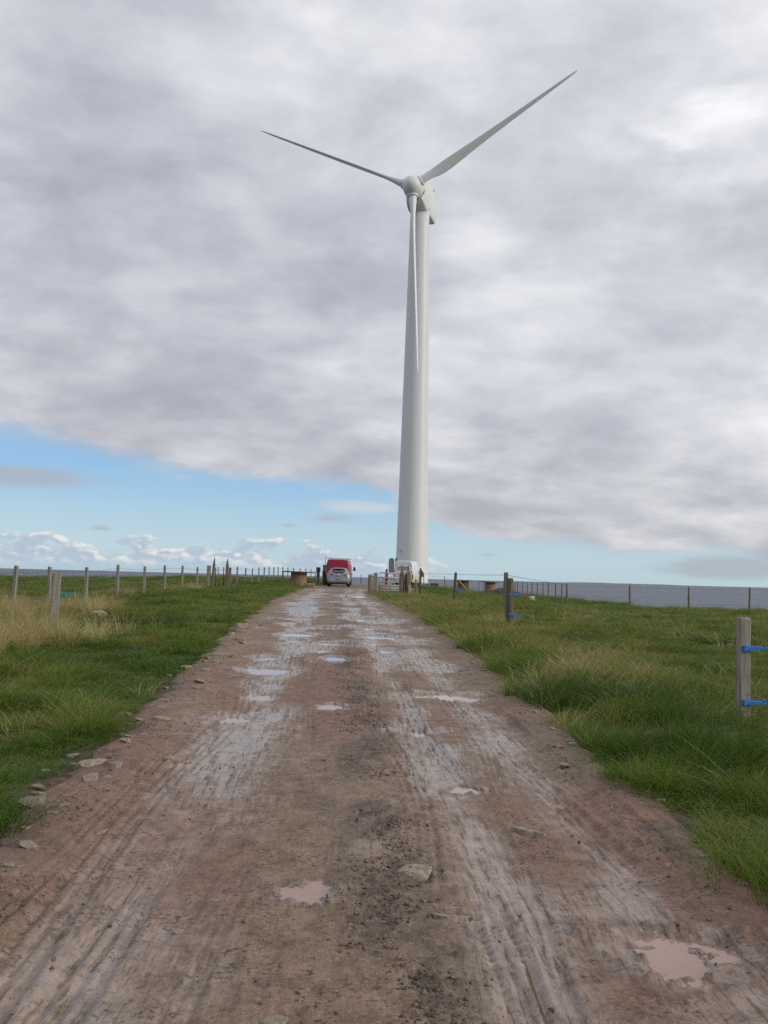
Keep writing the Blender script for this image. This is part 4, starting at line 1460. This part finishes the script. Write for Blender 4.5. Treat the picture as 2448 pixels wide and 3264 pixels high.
# ------------------------------------------------------------------ cable drums
def drum(name, label, loc, fl_r, core_r, h, rotz, tilt_=0.0, lag=(), dark=False):
    t = thing(name, label, 'cable drum', loc, rotz, 'wooden cable drums')
    t.rotation_euler = (0, tilt_, rotz)
    n = 22
    for k in range(n):
        a = 2 * math.pi * (k + .5) / n
        ww = 2 * core_r * math.sin(math.pi / n) * .97
        if k == 0:
            mb = MB(); mb.box((0, 0, 0), (.05, ww, h - .13), bev=.008); sme = mb.mesh('stave')
        o = obj('stave', sme, M['stave_dark'] if dark else M['stave'], t, ((core_r - .02) * math.cos(a), (core_r - .02) * math.sin(a), h / 2), (0, 0, a))
    for zf in (.05, h - .04):
        # flange of boards cut to a disc, two layers
        fl = thing_part('flange', t, (0, 0, zf))
        nb = 12
        for k in range(nb):
            y0 = -fl_r + 2 * fl_r * k / nb
            y1 = y0 + 2 * fl_r / nb * .97
            xa = math.sqrt(max(0, fl_r ** 2 - max(abs(y0), abs(y1)) ** 2)) if k not in (0, nb - 1) else .25 * fl_r
            xb0 = math.sqrt(max(.01, fl_r ** 2 - y0 ** 2)); xb1 = math.sqrt(max(.01, fl_r ** 2 - y1 ** 2))
            mb = MB()
            ring = lambda z: [(-xb0, y0, z), (xb0, y0, z), (xb1, y1, z), (-xb1, y1, z)]
            mb.rings([ring(-.04), ring(.04)], smooth=False)
            mb.build('board', M['stave_dark'], fl)
    for a, ww in lag:
        MB().box((0, 0, 0), (.05, ww, h - .05)).build('lagging_board', M['stave_dark'], t, (fl_r * math.cos(a), fl_r * math.sin(a), h / 2 + .03), (0, 0, a))
    return t


def thing_part(name, parent, loc):
    o = bpy.data.objects.new(name, None)
    C.objects.link(o)
    o.parent = parent
    o.location = loc
    return o


drum('cable_drum', 'largest wooden cable drum, standing on end on grass left of the silver car', (-6.1, 68.0, .70), 1.19, .58, 1.10, .2, .012, ((R(188), .10), (R(-2), .16)))
drum('cable_drum', 'pale wooden cable drum on end behind the soil heap', (11.55, 100, .14), 1.08, .55, 1.18, .4, .03)
drum('cable_drum', 'dark wooden cable drum with planks leaning against its front', (8.5, 98, .24), .98, .62, 1.18, 1.0, -.01, (), True)
pk = thing('plank', 'long pale plank leaning against the dark cable drum', 'plank', (8.4, 96.6, .24))
lean_board((.55, -.25, .0), (-.42, .25, 1.12), .22, .05, 'board', M['plank'], pk)
pk = thing('plank', 'short upright board propped on the left of the dark drum', 'plank', (7.75, 96.7, .24))
lean_board((-.10, -.1, 0), (.12, .2, .98), .20, .04, 'board', M['post_grey'], pk)
sl = thing('stone_slab', 'flat pale stone slab propped low on stones beside the largest drum', 'stone', (-5.05, 64.5, lz(-5.05, 64.5)))
ME = stone_mesh(201, .16); o = obj('slab', ME, None, sl, (0, 0, .24)); o.scale = (1.15, .7, 1.0)
for x, s in ((-.28, .22), (.02, .26), (.33, .24)):
    o = obj('support_stone', SM[4], None, sl, (x, -.05, .06)); o.scale = (s, s, s * 1.1)
sl = thing('stone_slab', 'single flat reddish stone with pale top lying in left verge grass', 'stone', (-7.91, 26.24, lz(-7.91, 26.24) + .08))
o = obj('slab', SM[3], None, sl, (0, 0, 0), (.15, .1, .2)); o.scale = (.55, .35, .45)

# ------------------------------------------------------------------ soil heap, sack, board, trough
def heap():
    n, m = 40, 26
    u = np.linspace(-1, 1, n); v = np.linspace(-1, 1, m)
    U, Vv = np.meshgrid(u, v)
    r = np.sqrt(U ** 2 + Vv ** 2)
    X = U * 2.4; Y = Vv * 2.2
    Z = .62 * sstep(1.0, .1, r + (fbm(U * 2 + 3, Vv * 2, 3, 66) - .5) * .5) * (.6 + .7 * fbm(U * 3, Vv * 3, 3, 67)) - .12 * sstep(.8, 1.0, r) - .03
    return mesh_np('soil', np.stack([X, Y, Z], -1).reshape(-1, 3), grid_faces(m, n))


hm = simple('dug_soil', (0.060, 0.045, 0.036), .95, 0, .45, 5, .8)
hp_ = thing('soil_heap', 'dark low heap of dug soil in right field before the pale drum', 'soil heap', (10.1, 78, lz(10.1, 78)))
obj('mound', heap(), hm, hp_)
sk = thing('sack', 'white plastic sack lying on the grass beyond right field fence post', 'sack', (9.65, 60, lz(9.65, 60)))
mb = MB()
rings = []
rk = random.Random(3)
for z, r in ((-.02, .13), (.06, .19), (.17, .18), (.27, .15), (.33, .17), (.36, .10), (.33, .03)):
    rings.append([((r * (1 + rk.uniform(-.22, .22))) * math.cos(2 * math.pi * k / 14), (r * .8 * (1 + rk.uniform(-.22, .22))) * math.sin(2 * math.pi * k / 14), z) for k in range(14)])
mb.rings(rings); mb.build('bag', M['white_pl'], sk)
bd = thing('board', 'small orange-brown board standing next to the white sack', 'board', (9.28, 60.5, lz(9.28, 60.5)))
mb = MB(); mb.prism([(-.16, 0), (.16, .03), (.15, .40), (-.02, .50), (-.17, .34)], .05, bev=.008); mb.build('panel', M['orange'], bd, (0, 0, 0), (.15, .1, .1))
tr = thing('trough', 'turquoise plastic trough in grass behind the left fence posts', 'trough', (-12.0, 36.0, lz(-12.0, 36.0) - .05), .1)
mb = MB()
outer = [(-.48, -.2), (.48, -.2), (.48, .2), (-.48, .2)]
mb.rings([[(x * .8, y * .7, .02) for x, y in outer], [(x, y, .30) for x, y in outer], [(x * .95, y * .88, .30) for x, y in outer], [(x * .76, y * .6, .06) for x, y in outer]], smooth=False)
mb.build('shell', M['turq'], tr, (0, 0, 0), (.22, .10, 0))

# ------------------------------------------------------------------ vehicles
def section(hw_sill, hw_belt, hw_roof, z_sill, z_belt, z_roof):
    """half ring from bottom centre to top centre, mirrored"""
    half = [(hw_sill * .55, z_sill - .04), (hw_sill * .93, z_sill), (hw_sill, z_sill + .12), ((hw_sill + hw_belt) / 2 + .02, (z_sill + z_belt) / 2), (hw_belt, z_belt),
            ((hw_belt + hw_roof) / 2 + .025, (z_belt + z_roof) / 2), (hw_roof + .01, z_roof - .10), (hw_roof - .06, z_roof - .025), (hw_roof * .5, z_roof)]
    return [(x, z) for x, z in half] + [(-x, z) for x, z in reversed(half)]


def body_loft(stations):
    mb = MB()
    mb.rings([[(x, y, z) for x, z in section(*s)] for y, *s in stations])
    return mb


def wheel(parent, x, y, r, wd):
    t = thing_part('wheel', parent, (x, y, r))
    Rm = Matrix.Rotation(R(90), 4, 'Y')
    mb = MB(); mb.lathe([(r * .62, -wd / 2), (r * .94, -wd / 2), (r, -wd / 2 + .03), (r, wd / 2 - .03), (r * .94, wd / 2), (r * .62, wd / 2)], 28, Rm, cap=False); mb.build('tyre', M['black'], t)
    mb = MB(); mb.lathe([(.02, -.03), (r * .3, -.05), (r * .64, -wd / 2 + .02), (r * .64, wd / 2 - .02), (r * .3, .05), (.02, .03)], 24, Rm); mb.build('rim', M['rim'], t)


def quad_panel(pts, off, name, mat, parent, bevel_round=0):
    """slab laid on a surface: polygon of 3-D points plus a shallow thickness along its normal"""
    pts = [Vector(p) for p in pts]
    nrm = (pts[1] - pts[0]).cross(pts[2] - pts[0]).normalized()
    if nrm.y > 0 and abs(nrm.y) > .4:
        nrm = -nrm
    mb = MB()
    mb.rings([[p - nrm * .03 for p in pts], [p + nrm * off for p in pts]], smooth=False)
    return mb.build(name, mat, parent)


def ell(cx, cz, a, b, yfun, n=18, pw=2.6):
    out = []
    for k in range(n):
        t = 2 * math.pi * k / n
        c, s = math.cos(t), math.sin(t)
        x = cx + a * math.copysign(abs(c) ** (2 / pw), c); z = cz + b * math.copysign(abs(s) ** (2 / pw), s)
        out.append((x, yfun(z), z))
    return out


# silver hatchback, rear towards the camera; local -Y is the rear
car = thing('parked_car', 'silver five-door hatchback parked behind the maroon van, rear facing', 'car', (-3.52, 75.7, .69), R(1.5))
stn = [(-2.16, .70, .74, .50, .42, .80, 1.00), (-2.10, .82, .84, .60, .30, .86, 1.24), (-1.90, .88, .88, .62, .26, .92, 1.42), (-1.5, .905, .90, .62, .24, .95, 1.49), (-.6, .91, .91, .63, .22, .95, 1.51),
       (.2, .91, .91, .62, .22, .95, 1.49), (.7, .905, .90, .60, .22, .95, 1.32), (1.15, .90, .88, .66, .22, .93, 1.03), (1.7, .88, .84, .70, .24, .86, .93), (2.1, .78, .76, .62, .28, .72, .78), (2.22, .60, .6, .5, .36, .6, .66)]
body_loft(stn).build('body', M['car_silver'], car)
yr = lambda z: -2.185 + max(0, z - .98) * .44
quad_panel(ell(0, 1.20, .50, .135, lambda z: -2.165 + (z - 1.06) * .54, 22, 3.0), .02, 'rear_window', M['glass'], car)
for s in (-1, 1):
    quad_panel([(s * .42, -2.20, .93), (s * .60, -2.17, .86), (s * .80, -2.06, .90), (s * .82, -2.03, 1.00), (s * .66, -2.13, 1.03), (s * .50, -2.16, 1.00)], .02, 'tail_lamp', M['tail'], car)
    quad_panel([(s * .925, -1.55, 1.0), (s * .925, .55, 1.0), (s * .73, .15, 1.42), (s * .72, -1.30, 1.42)], .0, 'side_window', M['glass'], car)
    mb = MB(); mb.box((s * 1.0, .62, 1.02), (.16, .10, .13), bev=.03); mb.build('mirror', M['car_silver'], car)
    wheel(car, s * .80, -1.33, .32, .22)
    wheel(car, s * .80, 1.35, .32, .22)
MB().box((0, -2.06, .50), (1.56, .34, .26), bev=.07).build('bumper', M['car_silver'], car)
MB().box((0, -2.07, .33), (1.50, .30, .16), bev=.05).build('bumper_skirt', M['bumper'], car)
pl = MB().box((0, -2.25, .60), (.52, .02, .12)).build('number_plate', M['plate'], car)
for k, xx in enumerate((-.20, -.14, -.08, -.02, .07, .13, .19)):
    MB().box((xx, -2.262, .60), (.04, .006, .075)).build('mark', M['plate_ink'], pl)
MB().lathe([(.001, -.012), (.055, -.012), (.055, .012), (.001, .012)], 16, Matrix.Translation((0, -2.215, .93)) @ Matrix.Rotation(R(90), 4, 'X')).build('badge', M['chrome'], car)
MB().box((0, -2.215, .83), (.11, .03, .035)).build('boot_handle', M['dark_metal'], car)
MB().box((0, -2.02, 1.445), (1.08, .26, .04), bev=.015).build('spoiler', M['car_silver'], car)
MB().box((0, -2.16, 1.425), (.30, .02, .02)).build('brake_light', M['tail'], car)


def van(name, label, loc, rz, paint, length, w_, h, taper=.8):
    v = thing(name, label, 'van', loc, rz)
    hb = w_ / 2
    hr = hb * taper
    zb = 1.30
    y0 = -length / 2
    y1 = length / 2
    stn = [(y0, hb * .93, hb * .95, hr * .94, .46, zb, h - .07), (y0 + .06, hb * .99, hb * .99, hr * .985, .40, zb, h - .02), (y0 + .5, hb, hb, hr, .38, zb, h), (y1 - 2.1, hb, hb, hr, .38, zb, h), (y1 - 1.6, hb, hb, hr * .97, .38, zb, h - .14),
           (y1 - 1.0, hb, hb * .98, hr * .95, .38, 1.22, 1.75), (y1 - .65, hb * .98, hb * .95, hb * .74, .38, 1.1, 1.28), (y1 - .15, hb * .95, hb * .9, hb * .7, .40, .95, 1.08), (y1, hb * .8, hb * .8, hb * .62, .45, .8, .95)]
    body_loft(stn).build('body', paint, v)
    yb = y0 - .012
    for s in (-1, 1):
        xi, xo = s * .012, s * hb * .90
        door_ = quad_panel([(xi, yb, .55), (xo, yb, .55), (xo * .99, yb, zb), (s * hr * .88, yb, h - .20), (xi, yb, h - .16)], .02, 'rear_door', paint, v)
        for zh in (.8, 1.5, h - .45):
            xh = xo if zh < zb else xo + (s * hr * .88 - xo) * (zh - zb) / (h - .2 - zb)
            MB().box((xh, yb - .03, zh), (.06, .05, .12)).build('hinge', M['dark_metal'], door_)
        if s > 0:
            MB().box((.10, yb - .035, 1.12), (.14, .03, .05)).build('handle', M['dark_metal'], door_)
        MB().box((s * hb * .945, y0 + .01, 1.05), (.11, .09, .42), bev=.02).build('tail_lamp', M['tail'], v)
        wheel(v, s * (hb - .14), y0 + 1.05, .35, .24)
        wheel(v, s * (hb - .14), y1 - .95, .35, .24)
        mb = MB(); mb.tube([(s * (hb - .02), y1 - 1.15, 1.38), (s * (hb + .18), y1 - 1.15, 1.42)], .025, 6); mb.box((s * (hb + .24), y1 - 1.15, 1.48), (.20, .12, .36), bev=.03); mb.build('mirror', M['bumper'], v)
        quad_panel([(s * (hb + .005), y1 - 2.0, 1.35), (s * (hb + .005), y1 - 1.15, 1.35), (s * (hr + .10), y1 - 1.45, 1.85), (s * (hr + .10), y1 - 1.95, 1.85)], .0, 'side_window', M['glass'], v)
    MB().box((0, y0 + .02, .46), (w_ * .96, .22, .18), bev=.04).build('bumper', M['bumper'], v)
    return v, y0, yb, hb, hr, zb


rv, y0, yb, hb, hr, zb = van('parked_van', 'maroon high-roof van with roof bars parked nose away ahead of the silver car', (-3.86, 83.8, .72), R(-1.5), M['van_red'], 5.5, 2.0, 2.26, .90)
for yy in (y0 + .35, y0 + 2.0, y0 + 3.4):
    mb = MB(); mb.box((0, yy, 2.34), (2.0, .05, .04)); mb.box((-.78, yy, 2.29), (.05, .06, .12)); mb.box((.78, yy, 2.29), (.05, .06, .12)); mb.build('roof_bar', M['galv'], rv)
wv, y0, yb, hb, hr, zb = van('parked_van', 'dirty white high-roof van parked in front of the turbine tower', (2.62, 96.0, .62), R(-11), M['van_white'], 5.6, 2.0, 2.62, .82)
fr = thing_part('door_ladder_rack', wv, (0, yb - .05, 1.85))
for z in (-.09, .09):
    MB().box((0, 0, z), (1.12, .03, .05)).build('bar', M['dark_metal'], fr)
for x in (-.54, -.18, .18, .54):
    MB().box((x, 0, 0), (.04, .03, .18)).build('bar', M['dark_metal'], fr)
MB().box((-.18, yb - .03, 2.05), (.18, .02, .05)).build('marking', M['plate_ink'], wv)
for k, (zz2, ll) in enumerate(((1.86, .9), (1.66, .9), (1.38, .5))):
    MB().box((hb - .045 - (zz2 - 1.3) * .16, y0 + 1.6, zz2), (.03, ll, .09), (0, R(-9), 0)).build('lettering_band', M['plate_ink'] if k < 2 else M['box_grey'], wv)
for k in range(3):
    MB().box((hb + .008, y0 + 2.4, .75 + .28 * k), (.02, 3.6, .025)).build('side_groove', M['van_white'], wv)

# ------------------------------------------------------------------ control boxes and aerial left of the maroon van
cb = thing('electrical_box', 'dark metal box on a slim post left of the maroon van', 'electrical box', (-5.62, 81.5, lz(-5.62, 81.5)))
MB().box((0, 0, 1.36), (.36, .26, .42), bev=.02).build('cabinet', M['box_grey'], cb)
MB().box((.02, 0, .92), (.22, .20, .50), bev=.02).build('lower_box', M['box_grey'], cb)
MB().tube([(.02, 0, -.2), (.02, 0, .8)], .06, 8).build('post', M['box_grey'], cb)
cb = thing('electrical_box', 'taller dark cabinet with yellow sign beside the maroon van', 'electrical box', (-5.10, 82.5, lz(-5.10, 82.5)))
MB().box((0, 0, .85), (.34, .30, 1.75), bev=.02).build('cabinet', M['box_grey'], cb)
MB().box((0, -.02, 1.76), (.44, .38, .06), bev=.01).build('lid', M['box_grey'], cb)
MB().box((.10, -.165, 1.45), (.22, .02, .42)).build('warning_sign', M['yellow'], cb)
ap = thing('mast', 'thin vertical metal mast rising behind the yellow-signed cabinet', 'mast', (-5.12, 83.2, lz(-5.12, 83.2)))
MB().tube([(0, 0, -.2), (0, 0, 1.8), (0, 0, 2.75)], [.035, .03, .022], 8).build('pole', M['wire'], ap)

# ------------------------------------------------------------------ person in red coveralls, standing with back to the camera
def person(loc, rz):
    p = thing('person', 'person in red hooded coveralls with yellow band standing left of white van', 'person', loc, rz)
    J = {'pel': (0, 0, .95), 'sp': (0, .01, 1.15), 'ch': (0, .0, 1.36), 'nk': (0, .02, 1.52), 'hd': (0, .0, 1.62), 'ht': (0, -.01, 1.72),
         'hl': (-.085, 0, .90), 'kl': (-.09, -.02, .50), 'al': (-.09, .03, .10), 'tl': (-.10, -.12, .04),
         'hr': (.085, 0, .90), 'kr': (.09, .01, .50), 'ar': (.09, .04, .10), 'tr': (.10, -.11, .04),
         'sl': (-.19, .01, 1.43), 'el': (-.22, .03, 1.16), 'wl': (-.17, -.14, .98),
         'sr': (.19, .01, 1.43), 'er': (.22, .03, 1.16), 'wr': (.16, -.15, 1.02)}
    rad = {'pel': (.155, .12), 'sp': (.145, .11), 'ch': (.165, .12), 'nk': (.075, .075), 'hd': (.105, .115), 'ht': (.08, .09), 'hl': (.10, .10), 'kl': (.075, .08), 'al': (.06, .065), 'tl': (.045, .05),
           'hr': (.10, .10), 'kr': (.075, .08), 'ar': (.06, .065), 'tr': (.045, .05), 'sl': (.08, .08), 'el': (.058, .058), 'wl': (.045, .045), 'sr': (.08, .08), 'er': (.058, .058), 'wr': (.045, .045)}
    E_ = [('pel', 'sp'), ('sp', 'ch'), ('ch', 'nk'), ('nk', 'hd'), ('hd', 'ht'), ('pel', 'hl'), ('hl', 'kl'), ('kl', 'al'), ('al', 'tl'), ('pel', 'hr'), ('hr', 'kr'), ('kr', 'ar'), ('ar', 'tr'),
          ('ch', 'sl'), ('sl', 'el'), ('el', 'wl'), ('ch', 'sr'), ('sr', 'er'), ('er', 'wr')]
    ks = list(J)
    me = bpy.data.meshes.new('body')
    me.from_pydata([J[k] for k in ks], [(ks.index(a), ks.index(b)) for a, b in E_], [])
    o = obj('body', me, M['red_cloth'], p)
    md = o.modifiers.new('skin', 'SKIN')
    md.use_smooth_shade = True
    for i, k in enumerate(ks):
        sv_ = me.skin_vertices[0].data[i]
        sv_.radius = rad[k]
        sv_.use_root = (k == 'pel')
    o.modifiers.new('smooth', 'SUBSURF').levels = 2
    o.modifiers['smooth'].render_levels = 2
    # diagonal high-visibility band round the torso
    mb = MB()
    mb.lathe([(.172, -.03), (.178, -.03), (.178, .03), (.172, .03)], 24, Matrix.Translation((0, .005, 1.16)) @ Matrix.Rotation(R(24), 4, 'Y') @ Matrix.Diagonal((1.0, .80, 1, 1)), cap=False)
    mb.build('reflective_band', M['hivis'], p)
    # face at the front of the hood, and hands
    mb = MB(); mb.lathe([(.001, -.10), (.05, -.085), (.072, -.02), (.07, .04), (.045, .09), (.001, .10)], 14, Matrix.Translation((0, -.075, 1.64)) @ Matrix.Diagonal((1, .7, 1, 1)))
    mb.box((0, -.135, 1.635), (.022, .03, .04), bev=.006); mb.build('face', M['skin'], p)
    for s, key in ((-1, 'wl'), (1, 'wr')):
        x, y, z = J[key]
        mb = MB()
        mb.rings([[(x + a * .032, y - .03 + c, z - .02 + b * .016) for a, b in ((1, 1), (-1, 1), (-1, -1), (1, -1))] for c in (.02, -.06)])
        for k in range(4):
            fx = x - .027 + .018 * k
            mb.tube([(fx, y - .08, z - .02), (fx, y - .12 - .006 * (k in (1, 2)), z - .03), (fx, y - .135, z - .055)], [.009, .008, .007], 6)
        mb.tube([(x - s * .03, y - .05, z - .02), (x - s * .05, y - .085, z - .03)], [.010, .008], 6)
        mb.build('hand', M['skin'], p)
    for s in (-1, 1):
        mb = MB(); mb.box((s * .095, -.06, .05), (.11, .28, .11), bev=.035); mb.build('boot', M['black'], p)
    return p


person((.42, 94.2, lz(.42, 94.2)), R(112))
